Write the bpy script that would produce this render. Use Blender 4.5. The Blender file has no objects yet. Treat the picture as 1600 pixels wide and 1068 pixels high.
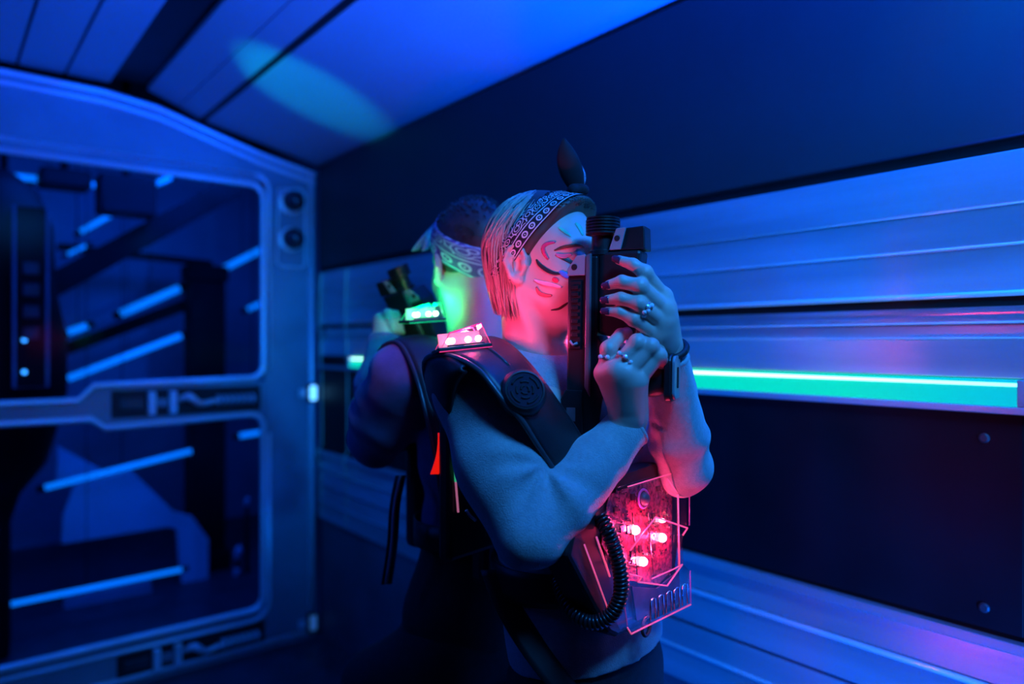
import bpy, math, random
import numpy as np
from mathutils import Vector, Matrix
from mathutils.bvhtree import BVHTree

random.seed(7)
rng = np.random.default_rng(7)
SC = bpy.context.scene
COL = SC.collection
R = math.radians

# ------------------------------------------------------------------ camera
YAW = R(38.7)
EYE = Vector((0.0, 0.0, 1.42))
RV = Vector((math.cos(YAW), -math.sin(YAW), 0))     # view right
FV = Vector((math.sin(YAW), math.cos(YAW), 0))      # view forward
FPX = 1134.0
cam_d = bpy.data.cameras.new('camera')
cam_d.sensor_width = 36.0
cam_d.lens = 36.0 * FPX / 1600.0
cam = bpy.data.objects.new('camera', cam_d)
COL.objects.link(cam)
cam.location = EYE
cam.rotation_euler = (R(90), 0, -YAW)
cam_d.clip_start = 0.02
cam_d.dof.use_dof = True
cam_d.dof.focus_distance = 1.07
cam_d.dof.aperture_fstop = 1.6
SC.camera = cam

# ------------------------------------------------------------------ world, exposure
w = bpy.data.worlds.new('world'); SC.world = w
w.use_nodes = True
w.node_tree.nodes['Background'].inputs[0].default_value = (0.002, 0.006, 0.03, 1)
w.node_tree.nodes['Background'].inputs[1].default_value = 0.3
SC.view_settings.view_transform = 'Standard'
SC.view_settings.look = 'None'
SC.view_settings.gamma = 1.0
SC.view_settings.use_curve_mapping = False
SC.view_settings.exposure = 0.0

# ------------------------------------------------------------------ large unseen lamps that light the room
def lamp(name, kind, loc, aim, color, energy, **kw):
    d = bpy.data.lights.new(name, kind)
    d.color = color; d.energy = energy
    for k, v in kw.items(): setattr(d, k, v)
    o = bpy.data.objects.new(name, d); COL.objects.link(o)
    o.location = loc
    if aim is not None:
        o.rotation_euler = (Vector(aim) - Vector(loc)).to_track_quat('-Z', 'Y').to_euler()
    return o
def on_y0(px, py, z):
    """point at height z on the line of sight of a photo pixel"""
    d = (z - EYE.z) * FPX / (534.0 - py)
    return EYE + RV*((px - 800.0)*d/FPX) + FV*d + Vector((0, 0, z - EYE.z))
# blue key lamp on the ceiling above the photographer
lamp('key_lamp', 'AREA', (0.55, -0.10, 2.32), (0.80, 1.0, 1.15), (0.022, 0.28, 1.0), 8.5, shape='RECTANGLE', size=0.35, size_y=0.25, spread=R(110))
# deep blue up-light washing the sloped ceiling
lamp('ceiling_wash', 'SPOT', (1.36, -0.25, 1.52), (1.06, 0.98, 2.40), (0.0, 0.075, 1.0), 1600, spot_size=R(60), spot_blend=1.0, shadow_soft_size=0.03)
# cyan beam on the ceiling near the end wall
lamp('cyan_beam', 'SPOT', (-0.75, 2.0, 1.55), on_y0(490, 140, 2.37), (0.0, 0.60, 1.0), 140, spot_size=R(13), spot_blend=0.7, shadow_soft_size=0.01)
# unseen blue lamp added to brighten the ribbed wall
lamp('wall_wash', 'SPOT', (1.02, -0.75, 1.62), (1.453, 1.35, 1.50), (0.0, 0.20, 1.0), 260, spot_size=R(40), spot_blend=1.0, shadow_soft_size=0.05)
# unseen light added above the ribbed wall to draw bright bead lines
lamp('bead_fill_light', 'SPOT', (1.36, 0.30, 2.22), (1.45, 1.05, 1.50), (0.0, 0.24, 1.0), 20, spot_size=R(95), spot_blend=1.0, shadow_soft_size=0.02)
# unseen low lamp added to brighten the foot of the ribbed wall
lamp('low_wall_wash', 'SPOT', (0.70, -0.60, 0.45), (1.453, 0.75, 0.74), (0.0, 0.12, 1.0), 420, spot_size=R(50), spot_blend=1.0, shadow_soft_size=0.04)
# lamps for the glazed end wall and the room beyond it
lamp('end_wall_wash', 'AREA', (-0.75, 1.9, 2.0), (0.9, 3.3, 1.2), (0.0, 0.10, 1.0), 7, shape='RECTANGLE', size=0.25, size_y=0.8)
lamp('far_room_lamp', 'AREA', (0.9, 3.9, 2.5), (0.3, 5.0, 0.7), (0.0, 0.12, 1.0), 30, shape='RECTANGLE', size=1.4, size_y=0.4)

# ------------------------------------------------------------------ helpers
def V(px, py, d):
    """photo pixel + distance -> view frame point (x right, y forward, z up from the eye), metres"""
    return np.array([(px - 800.0) * d / FPX, d, (534.0 - py) * d / FPX])
def v2w(p):
    p = np.asarray(p, float)
    return EYE + RV * float(p[0]) + FV * float(p[1]) + Vector((0, 0, float(p[2])))
def on_y(px, py, y):
    """point of the world plane Y = y"""
    u = (px - 800.0) / FPX
    s, c = math.sin(YAW), math.cos(YAW)
    x = (c * y * u + s * y) / (c - s * u)
    d = s * x + c * y
    return (x, y, EYE.z + (534.0 - py) * d / FPX)

MATS = {}
def mat(name, col=(0.5, 0.5, 0.5), rough=0.5, metal=0.0, var=0.15, vscale=6.0, bump=0.0, bscale=80.0,
        emis=None, estr=0.0, spec=0.5, coat=0.0, sheen=0.0, stretch=None, alpha=None, trans=0.0, sss=0.0):
    if name in MATS: return MATS[name]
    m = bpy.data.materials.new(name); m.use_nodes = True
    nt = m.node_tree; b = nt.nodes['Principled BSDF']
    tc = nt.nodes.new('ShaderNodeTexCoord'); mp = nt.nodes.new('ShaderNodeMapping')
    nt.links.new(tc.outputs['Object'], mp.inputs[0])
    if stretch: mp.inputs['Scale'].default_value = stretch
    n = nt.nodes.new('ShaderNodeTexNoise'); n.inputs['Scale'].default_value = vscale; n.inputs['Detail'].default_value = 5
    nt.links.new(mp.outputs[0], n.inputs[0])
    rp = nt.nodes.new('ShaderNodeValToRGB')
    rp.color_ramp.elements[0].position = 0.3; rp.color_ramp.elements[1].position = 0.7
    rp.color_ramp.elements[0].color = tuple(max(0, c * (1 - var)) for c in col) + (1,)
    rp.color_ramp.elements[1].color = tuple(min(1, c * (1 + var)) for c in col) + (1,)
    nt.links.new(n.outputs[0], rp.inputs[0])
    nt.links.new(rp.outputs[0], b.inputs['Base Color'])
    b.inputs['Roughness'].default_value = rough
    b.inputs['Metallic'].default_value = metal
    b.inputs['Specular IOR Level'].default_value = spec
    if coat: b.inputs['Coat Weight'].default_value = coat; b.inputs['Coat Roughness'].default_value = 0.15
    if sheen: b.inputs['Sheen Weight'].default_value = sheen
    if trans: b.inputs['Transmission Weight'].default_value = trans
    if alpha is not None: b.inputs['Alpha'].default_value = alpha
    if sss:
        b.inputs['Subsurface Weight'].default_value = sss
        b.inputs['Subsurface Radius'].default_value = (0.012, 0.005, 0.003)
        b.inputs['Subsurface Scale'].default_value = 0.5
    if emis:
        b.inputs['Emission Color'].default_value = tuple(emis) + (1,)
        b.inputs['Emission Strength'].default_value = estr
    if bump:
        n2 = nt.nodes.new('ShaderNodeTexNoise'); n2.inputs['Scale'].default_value = bscale; n2.inputs['Detail'].default_value = 4
        nt.links.new(mp.outputs[0], n2.inputs[0])
        bp = nt.nodes.new('ShaderNodeBump'); bp.inputs['Strength'].default_value = bump; bp.inputs['Distance'].default_value = 0.01
        nt.links.new(n2.outputs[0], bp.inputs['Height']); nt.links.new(bp.outputs[0], b.inputs['Normal'])
    MATS[name] = m
    return m

def glass_mat(name, tint=(0.8, 0.9, 1.0), gloss=0.12, rough=0.03, rim=0.6):
    if name in MATS: return MATS[name]
    m = bpy.data.materials.new(name); m.use_nodes = True
    nt = m.node_tree; nt.nodes.clear()
    out = nt.nodes.new('ShaderNodeOutputMaterial'); mx = nt.nodes.new('ShaderNodeMixShader')
    tr = nt.nodes.new('ShaderNodeBsdfTransparent'); gl = nt.nodes.new('ShaderNodeBsdfGlossy')
    nz = nt.nodes.new('ShaderNodeTexNoise'); nz.inputs['Scale'].default_value = 4
    mr = nt.nodes.new('ShaderNodeMapRange'); mr.inputs[3].default_value = rough; mr.inputs[4].default_value = rough * 2.5
    nt.links.new(nz.outputs[0], mr.inputs[0]); nt.links.new(mr.outputs[0], gl.inputs['Roughness'])
    lw = nt.nodes.new('ShaderNodeLayerWeight'); lw.inputs[0].default_value = 0.5
    fr = nt.nodes.new('ShaderNodeMath'); fr.operation = 'POWER'; fr.inputs[1].default_value = 4.0
    nt.links.new(lw.outputs['Facing'], fr.inputs[0])
    ad = nt.nodes.new('ShaderNodeMath'); ad.operation = 'MULTIPLY_ADD'; ad.inputs[1].default_value = rim; ad.inputs[2].default_value = gloss
    tr.inputs[0].default_value = tint + (1,); gl.inputs[0].default_value = (0.9, 0.95, 1, 1)
    nt.links.new(fr.outputs[0], ad.inputs[0]); nt.links.new(ad.outputs[0], mx.inputs[0])
    nt.links.new(tr.outputs[0], mx.inputs[1]); nt.links.new(gl.outputs[0], mx.inputs[2]); nt.links.new(mx.outputs[0], out.inputs[0])
    MATS[name] = m
    return m

class MB:
    """collects vertices and faces, builds ONE mesh object"""
    def __init__(s): s.v = []; s.f = []
    def add(s, vs, fs):
        o = len(s.v); s.v += [tuple(map(float, p)) for p in vs]; s.f += [tuple(i + o for i in f) for f in fs]; return s
    def box(s, lo, hi):
        x0, y0, z0 = lo; x1, y1, z1 = hi
        return s.add([(x0,y0,z0),(x1,y0,z0),(x1,y1,z0),(x0,y1,z0),(x0,y0,z1),(x1,y0,z1),(x1,y1,z1),(x0,y1,z1)],
                     [(0,3,2,1),(4,5,6,7),(0,1,5,4),(1,2,6,5),(2,3,7,6),(3,0,4,7)])
    def obox(s, c, ax, half):
        """oriented box, ax = three unit axes"""
        c = np.asarray(c, float); a = [np.asarray(q, float) * h for q, h in zip(ax, half)]
        vs = [c + i*a[0] + j*a[1] + k*a[2] for k in (-1,1) for (i,j) in ((-1,-1),(1,-1),(1,1),(-1,1))]
        return s.add(vs, [(0,3,2,1),(4,5,6,7),(0,1,5,4),(1,2,6,5),(2,3,7,6),(3,0,4,7)])
    def prism(s, poly, n, depth):
        """poly: list of 3-D points, extruded by vector n*depth both capped"""
        k = len(poly); n = np.asarray(n, float) * depth
        a = [np.asarray(p, float) for p in poly]
        return s.add(a + [p + n for p in a], [tuple(range(k))[::-1], tuple(range(k, 2*k))] + [(i, (i+1) % k, k+(i+1) % k, k+i) for i in range(k)])
    def tube(s, pts, rad, n=8, closed=False, flat=None):
        pts = [np.asarray(p, float) for p in pts]; k = len(pts)
        if np.isscalar(rad): rad = [rad] * k
        vs = []; prev = None
        for i in range(k):
            if closed: t = pts[(i+1) % k] - pts[i-1]
            else: t = pts[min(i+1, k-1)] - pts[max(i-1, 0)]
            t = t / (np.linalg.norm(t) + 1e-12)
            if prev is None:
                u = np.cross(t, (0.31, 0.17, 0.93)); 
                if np.linalg.norm(u) < 0.1: u = np.cross(t, (1, 0, 0))
            else: u = prev - t * np.dot(prev, t)
            u /= np.linalg.norm(u) + 1e-12; prev = u; w_ = np.cross(t, u)
            for j in range(n):
                a = 2 * math.pi * j / n
                vs.append(pts[i] + rad[i] * (math.cos(a) * u + math.sin(a) * w_))
        fs = []
        m = k if closed else k - 1
        for i in range(m):
            for j in range(n):
                a = i*n + j; b = i*n + (j+1) % n; c = ((i+1) % k)*n + (j+1) % n; d = ((i+1) % k)*n + j
                fs.append((a, b, c, d))
        if not closed:
            fs.append(tuple(range(n))[::-1]); fs.append(tuple(range((k-1)*n, k*n)))
        return s.add(vs, fs)
    def lathe(s, prof, c, axis=(0,0,1), n=24):
        """prof: (r, h) pairs along axis from centre c"""
        ax = np.asarray(axis, float); ax /= np.linalg.norm(ax)
        u = np.cross(ax, (0.2, 0.9, 0.3)); u /= np.linalg.norm(u); w_ = np.cross(ax, u); c = np.asarray(c, float)
        vs = []; fs = []
        for r, h in prof:
            for j in range(n):
                a = 2*math.pi*j/n; vs.append(c + ax*h + r*(math.cos(a)*u + math.sin(a)*w_))
        for i in range(len(prof)-1):
            for j in range(n): fs.append((i*n+j, i*n+(j+1) % n, (i+1)*n+(j+1) % n, (i+1)*n+j))
        fs.append(tuple(range(n))[::-1]); fs.append(tuple(range((len(prof)-1)*n, len(prof)*n)))
        return s.add(vs, fs)
    def build(s, name, m, parent=None, smooth=False, bevel=0.0, seg=2, angle=40):
        me = bpy.data.meshes.new(name)
        off = BASE.get(parent.name, None) if parent is not None else None
        vs = s.v
        if off is not None: vs = [(p[0]-off[0], p[1]-off[1], p[2]-off[2]) for p in vs]
        me.from_pydata(vs, [], s.f); me.update()
        o = bpy.data.objects.new(name, me); COL.objects.link(o)
        if m is not None: me.materials.append(m)
        if parent is not None:
            o.parent = parent
            if off is not None: BASE[o.name] = off
        if smooth: me.polygons.foreach_set('use_smooth', [True] * len(me.polygons))
        if bevel:
            md = o.modifiers.new('bevel', 'BEVEL'); md.width = bevel; md.segments = seg; md.limit_method = 'ANGLE'; md.angle_limit = R(angle)
        return o
BASE = {}
def tag(o, label=None, cat=None, group=None, kind=None):
    if label: o['label'] = label
    if cat: o['category'] = cat
    if group: o['group'] = group
    if kind: o['kind'] = kind
    return o
def vroot(name, base):
    """Empty at a thing's base whose parts are given in the view frame"""
    o = bpy.data.objects.new(name, None); COL.objects.link(o)
    o.empty_display_size = 0.05
    o.location = v2w(base); o.rotation_euler = (0, 0, -YAW)
    BASE[o.name] = np.asarray(base, float)
    return o
def wroot(name, base):
    o = bpy.data.objects.new(name, None); COL.objects.link(o)
    o.empty_display_size = 0.05
    o.location = base; BASE[o.name] = np.asarray(base, float)
    return o
def arr(*a): return np.array(a, float)
def unit(a): a = np.asarray(a, float); return a / np.linalg.norm(a)
def smooth_path(pts, n):
    """Catmull-Rom through points"""
    P = [np.asarray(p, float) for p in pts]; P = [2*P[0]-P[1]] + P + [2*P[-1]-P[-2]]
    out = []; m = len(P) - 3
    for i in range(n):
        t = i / (n-1) * m; k = min(int(t), m-1); t -= k
        a, b, c, d = P[k:k+4]
        out.append(0.5*((2*b) + (c-a)*t + (2*a-5*b+4*c-d)*t*t + (3*b-a-3*c+d)*t**3))
    return out
# ================================================================== THE ROOM
WX = 1.453      # right wall
EY = 3.34       # glazed end wall
BY = -1.8       # wall behind the photographer
LX = -1.05      # left wall
M_floor = mat('floor_rubber', (0.03, 0.035, 0.05), 0.45, var=0.3, vscale=9, bump=0.1, bscale=120)
M_ceil = mat('ceiling_paint', (0.42, 0.44, 0.5), 0.42, var=0.08, vscale=3, stretch=(1, 0.25, 1))
M_black = mat('black_matt', (0.006, 0.006, 0.008), 0.6, var=0.3)
M_uwall = mat('upper_wall_paint', (0.030, 0.031, 0.037), 0.55, var=0.12, vscale=3)
M_metal = mat('wall_metal', (0.5, 0.53, 0.6), 0.34, metal=0.55, var=0.30, vscale=4, stretch=(1, 0.25, 2.5), bump=0.05, bscale=14)
M_bead = mat('bead_metal', (0.92, 0.94, 0.97), 0.20, metal=0.30, var=0.05)
M_gloss = mat('channel_metal', (0.7, 0.72, 0.78), 0.30, metal=0.9, var=0.08)
M_panelb = mat('black_panel', (0.006, 0.006, 0.010), 0.5, spec=0.15, var=0.4, vscale=4, bump=0.03, bscale=60)
M_base = mat('lower_wall_paint', (0.10, 0.11, 0.14), 0.5, var=0.2, vscale=4)
M_frame = mat('end_frame_paint', (0.24, 0.26, 0.31), 0.4, metal=0.25, var=0.12, vscale=5)
M_lip = mat('end_frame_lip', (0.78, 0.8, 0.85), 0.3, metal=0.3, var=0.08)
M_dark = mat('dark_fitting', (0.03, 0.032, 0.04), 0.4, var=0.3)
M_glass = glass_mat('window_glass', (0.72, 0.85, 1.0), 0.0015, 0.08, 0.12)

def struct(o): o['kind'] = 'structure'; return o
def prism_y(prof, y0, y1):
    return MB().prism([(x, y0, z) for x, z in prof], (0, 1, 0), y1 - y0)
def bead_y(x, z, r, y0, y1, n=10):
    return MB().tube([(x, y0, z), (x, y1, z)], r, n)

struct(tag(MB().box((LX-0.1, BY-0.1, -0.1), (WX+0.15, EY+0.02, 0.0)).build('floor', M_floor), 'dark rubber floor of the narrow room'))
struct(tag(MB().box((LX-0.1, BY-0.1, 0), (LX, EY+0.02, 2.6)).build('wall_left', M_uwall), 'plain dark wall opposite the ribbed metal wall'))
struct(tag(MB().box((LX-0.1, BY-0.1, 0), (WX+0.15, BY, 2.6)).build('wall_back', M_uwall), 'plain dark wall behind the photographer'))

# ---- right wall: backing + panels, beads and ledges that run along it
wr = struct(tag(MB().box((WX+0.035, BY, 0), (WX+0.12, EY+0.02, 2.28)).build('wall_right', M_black), 'ribbed metal wall with a glowing green strip beside the players'))
Y0, Y1 = BY + 0.002, EY - 0.045
def wpart(mb, name, m, bevel=0.0, smooth=False):
    o = mb.build(name, m, wr, smooth=smooth, bevel=bevel); return o
def slab(z0, z1, x0=WX, x1=None, tilt=0.0, m=M_metal, name='panel', bevel=0.002, y0=None, y1=None):
    x1 = WX + 0.034 if x1 is None else x1
    return wpart(prism_y([(x0 - tilt, z0), (x1, z0), (x1, z1), (x0, z1)], Y0 if y0 is None else y0, Y1 if y1 is None else y1), name, m, bevel)
slab(1.776, 2.262, m=M_uwall, name='upper_panel')
slab(1.751, 1.7755, x0=WX+0.022, m=M_black, name='shadow_gap')
slab(1.659, 1.7505, tilt=0.006)
slab(1.590, 1.6575, tilt=0.006)
slab(1.506, 1.5885, tilt=0.006)
wpart(bead_y(WX-0.004, 1.658, 0.0018, Y0, Y1), 'bead', M_bead, smooth=True)
wpart(bead_y(WX-0.004, 1.589, 0.0028, Y0, Y1), 'bead', M_bead, smooth=True)
wpart(bead_y(WX-0.008, 1.504, 0.0052, Y0, Y1), 'bead', M_bead, smooth=True)
slab(1.483, 1.500, x0=WX+0.018, m=M_black, name='shadow_gap')
# concave bright channel
cz0, cz1 = 1.456, 1.4825
prof = [(WX + 0.012 * math.sin(math.pi * i / 8), cz0 + (cz1 - cz0) * i / 8) for i in range(9)] + [(WX+0.034, cz1), (WX+0.034, cz0)]
wpart(prism_y(prof[::-1], Y0, Y1), 'channel', M_gloss, smooth=False)
wpart(bead_y(WX-0.003, 1.4545, 0.0022, Y0, Y1), 'bead', M_bead, smooth=True)
slab(1.428, 1.4525, x0=WX+0.008, tilt=-0.004, m=M_metal, name='recessed_rail')
wpart(bead_y(WX-0.001, 1.427, 0.0016, Y0, Y1), 'bead', M_bead, smooth=True)
slab(1.357, 1.4255, tilt=0.002)
slab(1.296, 1.3095, x0=WX-0.022, tilt=0.0, m=M_metal, name='ledge')
# black panel field, built as sheets with screws
ys = [Y0, 0.42, 1.62, 2.86, Y1]
for a, b in zip(ys[:-1], ys[1:]):
    slab(0.906, 1.2945, x0=WX+0.004, m=M_panelb, name='black_panel', y0=a+0.001, y1=b-0.001)
for yy in (2.92, 2.60, 1.68, 0.48):
    for zz in (0.95, 1.25):
        wpart(MB().lathe([(0.009, 0), (0.009, 0.003), (0.006, 0.005)], (WX+0.004, yy, zz), (-1, 0, 0), 14), 'screw_head', M_dark, smooth=False)
# lower ribbed band
wpart(prism_y([(WX-0.016, 0.888), (WX+0.034, 0.884), (WX+0.034, 0.9055), (WX-0.012, 0.9055)], Y0, Y1), 'ledge', M_metal, 0.002)
wpart(prism_y([(WX-0.004, 0.822), (WX+0.034, 0.822), (WX+0.034, 0.8835), (WX+0.016, 0.8835)], Y0, Y1), 'sloped_rail', M_metal, 0.002)
wpart(bead_y(WX-0.006, 0.816, 0.006, Y0, Y1), 'bead', M_bead, smooth=True)
slab(0.735, 0.8105, tilt=0.004)
slab(0.727, 0.7345, x0=WX+0.014, m=M_black, name='shadow_gap')
slab(0.668, 0.7265, tilt=0.004)
wpart(bead_y(WX-0.005, 0.664, 0.0045, Y0, Y1), 'bead', M_bead, smooth=True)
slab(0.585, 0.6605, tilt=0.004)
slab(0.0, 0.5845, x0=WX+0.012, m=M_base, name='lower_panel')
# two slim upright strips near the corner that follow the wall's steps
M_strip = mat('warm_lit_strip', (0.75, 0.72, 0.5), 0.3, metal=0.6, var=0.1)  # yellow tint stands in for warm light on the trim
for yy, wd in ((3.262, 0.012), (2.99, 0.006)):
    pr = [(WX-0.004, 0.59), (WX-0.004, 0.82), (WX-0.02, 0.885), (WX-0.02, 0.905), (WX+0.0, 0.925), (WX+0.0, 1.28), (WX-0.006, 1.36), (WX-0.004, 1.45), (WX-0.013, 1.50), (WX-0.009, 1.66), (WX-0.006, 1.745)]
    mb = MB(); k = len(pr)
    vs = [(x, yy, z) for x, z in pr] + [(x, yy+wd, z) for x, z in pr] + [(x+0.004, yy, z) for x, z in pr] + [(x+0.004, yy+wd, z) for x, z in pr]
    fs = []
    for i in range(k-1):
        fs += [(i, i+1, k+i+1, k+i), (2*k+i, 2*k+i+1, i+1, i), (k+i, k+i+1, 3*k+i+1, 3*k+i), (3*k+i, 3*k+i+1, 2*k+i+1, 2*k+i)]
    fs += [(0, k, 3*k, 2*k), (k-1, 3*k-1, 4*k-1, 2*k-1)]
    wpart(mb.add(vs, fs), 'upright_strip', M_strip)

# ---- the glowing strip: a lamp set into the ledge
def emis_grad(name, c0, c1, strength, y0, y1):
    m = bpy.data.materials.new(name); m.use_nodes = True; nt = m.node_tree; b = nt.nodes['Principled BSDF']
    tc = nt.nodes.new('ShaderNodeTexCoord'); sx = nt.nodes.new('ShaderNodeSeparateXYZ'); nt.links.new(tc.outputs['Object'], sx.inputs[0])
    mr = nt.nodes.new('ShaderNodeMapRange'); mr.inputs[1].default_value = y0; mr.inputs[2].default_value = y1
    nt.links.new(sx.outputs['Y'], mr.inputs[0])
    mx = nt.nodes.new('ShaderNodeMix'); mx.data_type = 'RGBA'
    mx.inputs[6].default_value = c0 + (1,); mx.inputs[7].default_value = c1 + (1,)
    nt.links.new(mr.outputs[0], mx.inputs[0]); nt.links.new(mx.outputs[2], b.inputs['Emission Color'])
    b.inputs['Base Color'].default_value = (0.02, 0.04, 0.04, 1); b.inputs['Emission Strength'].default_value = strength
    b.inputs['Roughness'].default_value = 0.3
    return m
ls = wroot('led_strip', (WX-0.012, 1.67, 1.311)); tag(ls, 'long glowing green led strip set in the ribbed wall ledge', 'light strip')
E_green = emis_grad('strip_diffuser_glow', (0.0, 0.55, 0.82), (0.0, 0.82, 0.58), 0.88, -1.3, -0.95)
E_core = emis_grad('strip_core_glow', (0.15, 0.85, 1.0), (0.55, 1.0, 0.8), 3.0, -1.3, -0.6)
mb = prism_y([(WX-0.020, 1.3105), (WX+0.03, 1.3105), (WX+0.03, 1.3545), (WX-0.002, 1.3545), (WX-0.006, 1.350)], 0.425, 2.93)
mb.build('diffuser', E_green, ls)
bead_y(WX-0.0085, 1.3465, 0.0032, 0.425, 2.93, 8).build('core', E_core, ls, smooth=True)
for yy in (0.4175, 2.937):
    MB().box((WX-0.022, yy-0.006, 1.3097), (WX+0.03, yy+0.006, 1.356)).build('end_cap', M_metal, ls, bevel=0.002)

# ---- ceiling: high flat middle, sloping panels to the right wall
ce = struct(tag(MB().box((LX-0.1, BY-0.1, 2.56), (WX+0.15, EY+0.02, 2.62)).build('ceiling', M_black), 'dark ceiling with long painted panels'))
def cpanel(p, q, name='ceiling_panel', m=M_ceil, th=0.02):
    (x0, z0), (x1, z1) = p, q
    prism_y([(x0, z0), (x1, z1), (x1, z1+th), (x0, z0+th)], BY+0.002, EY-0.002).build(name, m, ce, bevel=0.002)
cpanel((0.945, 2.389), (WX+0.034, 2.270))
cpanel((0.835, 2.432), (0.928, 2.3935))
cpanel((0.712, 2.478), (0.832, 2.4335))
cpanel((0.575, 2.500), (0.708, 2.500), 'ceiling_gap', M_black)
for a, b in ((0.42, 0.570), (0.262, 0.410), (0.10, 0.252), (-0.07, 0.090)):
    cpanel((a, 2.478), (b, 2.478))
cpanel((-0.5, 2.478), (-0.08, 2.478)); cpanel((LX, 2.30), (-0.51, 2.478))
bx = MB(); bx.box((0.921, BY+0.01, 2.392), (0.952, EY-0.004, 2.43)); bx.build('ceiling_gap', M_black, ce)

# ================================================================== GLAZED END WALL
we = struct(tag(wroot('wall_end', (0.2, EY, 0)), 'blue metal end wall with arched top and two large windows'))
def epart(mb, name, m=M_frame, parent=None, **kw): return mb.build(name, m, parent or we, **kw)
def arch_z(x):
    pts = [(-1.1, 2.22), (-0.55, 2.37), (-0.2, 2.43), (0.2, 2.445), (0.55, 2.44), (0.75, 2.415), (0.95, 2.355), (1.2, 2.285), (1.44, 2.235)]
    xs = [p[0] for p in pts]; zs = [p[1] for p in pts]
    return float(np.interp(x, xs, zs))
# window outlines (x, z); rounded right corners, stepped rail
def arc(cx, cz, r, a0, a1, n=6): return [(cx + r*math.cos(R(a0+(a1-a0)*i/n)), cz + r*math.sin(R(a0+(a1-a0)*i/n))) for i in range(n+1)]
XL = -0.93
up_out = [(XL, 2.14)] + arc(1.13, 2.075, 0.06, 90, 0) + arc(1.13, 1.315, 0.06, 0, -90) + [(0.51, 1.245), (0.455, 1.188), (XL, 1.188)]
lo_out = [(XL, 1.118), (0.50, 1.112), (0.55, 1.072)] + arc(1.13, 1.032, 0.06, 90, 0) + arc(1.13, 0.26, 0.06, 0, -90) + [(XL, 0.195)]
# solid frame members
XS = [x for x in np.linspace(LX, 1.445, 40)]
hd = [(x, EY-0.02, arch_z(x)) for x in XS]
epart(MB().prism([(LX, EY-0.02, 2.15)] + [(x, EY-0.02, z) for x, _, z in hd] + [(1.445, EY-0.02, 2.15)], (0, 1, 0), 0.06), 'header', M_frame)
epart(MB().box((1.20, EY-0.02, 0.0), (1.445, EY+0.04, 2.149)), 'post', M_frame, bevel=0.004)
epart(MB().box((LX, EY-0.02, 0.0), (XL-0.01, EY+0.04, 2.149)), 'post', M_frame, bevel=0.004)
epart(MB().prism([(XL-0.009, EY-0.02, 1.125), (0.503, EY-0.02, 1.119), (0.553, EY-0.02, 1.080), (1.199, EY-0.02, 1.08), (1.199, EY-0.02, 1.24), (0.512, EY-0.02, 1.236), (0.46, EY-0.02, 1.18), (XL-0.009, EY-0.02, 1.18)], (0, 1, 0), 0.055), 'middle_rail', M_frame)
epart(MB().box((XL-0.009, EY-0.02, 0.0), (1.199, EY+0.04, 0.187)), 'bottom_rail', M_frame, bevel=0.004)
# arched ridges along the header and the upright ridge on the post
for dz, r in ((-0.012, 0.013), (-0.052, 0.010)):
    epart(MB().tube([(x, EY-0.022, arch_z(x)+dz) for x in XS], r, 8), 'arched_ridge', M_lip, smooth=True)
epart(MB().tube([(1.425, EY-0.022, 0.05), (1.425, EY-0.022, 2.225)], 0.012, 8), 'upright_ridge', M_lip, smooth=True)
epart(MB().tube([(XL, EY-0.022, 0.035), (1.40, EY-0.022, 0.035)], 0.012, 8), 'floor_ridge', M_lip, smooth=True)
epart(MB().tube([(XL, EY-0.022, 0.15), (1.13, EY-0.022, 0.15)] + [(x, EY-0.022, z) for x, z in arc(1.14, 0.23, 0.08, -90, 0)] + [(1.22, EY-0.022, 1.0)], 0.009, 8), 'inner_ridge', M_lip, smooth=True)
epart(MB().tube([(XL, EY-0.022, 2.185), (1.15, EY-0.022, 2.185)] + [(x, EY-0.022, z) for x, z in arc(1.15, 2.115, 0.07, 90, 0)] + [(1.22, EY-0.022, 1.30)], 0.009, 8), 'inner_ridge', M_lip, smooth=True)
# windows: lip + pane
for nm, outl, lab in (('window_1', up_out, 'large upper window pane with rounded corner in the end wall'), ('window_2', lo_out, 'large lower window pane below the middle rail of the end wall')):
    wn = struct(tag(wroot(nm, (0.2, EY, outl[-1][1])), lab))
    MB().tube([(x, EY-0.028, z) for x, z in outl], 0.014, 8, closed=True).build('window_frame', M_lip, wn, smooth=True)
    MB().prism([(x, EY+0.012, z) for x, z in outl], (0, 1, 0), 0.004).build('pane', M_glass, wn)
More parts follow.
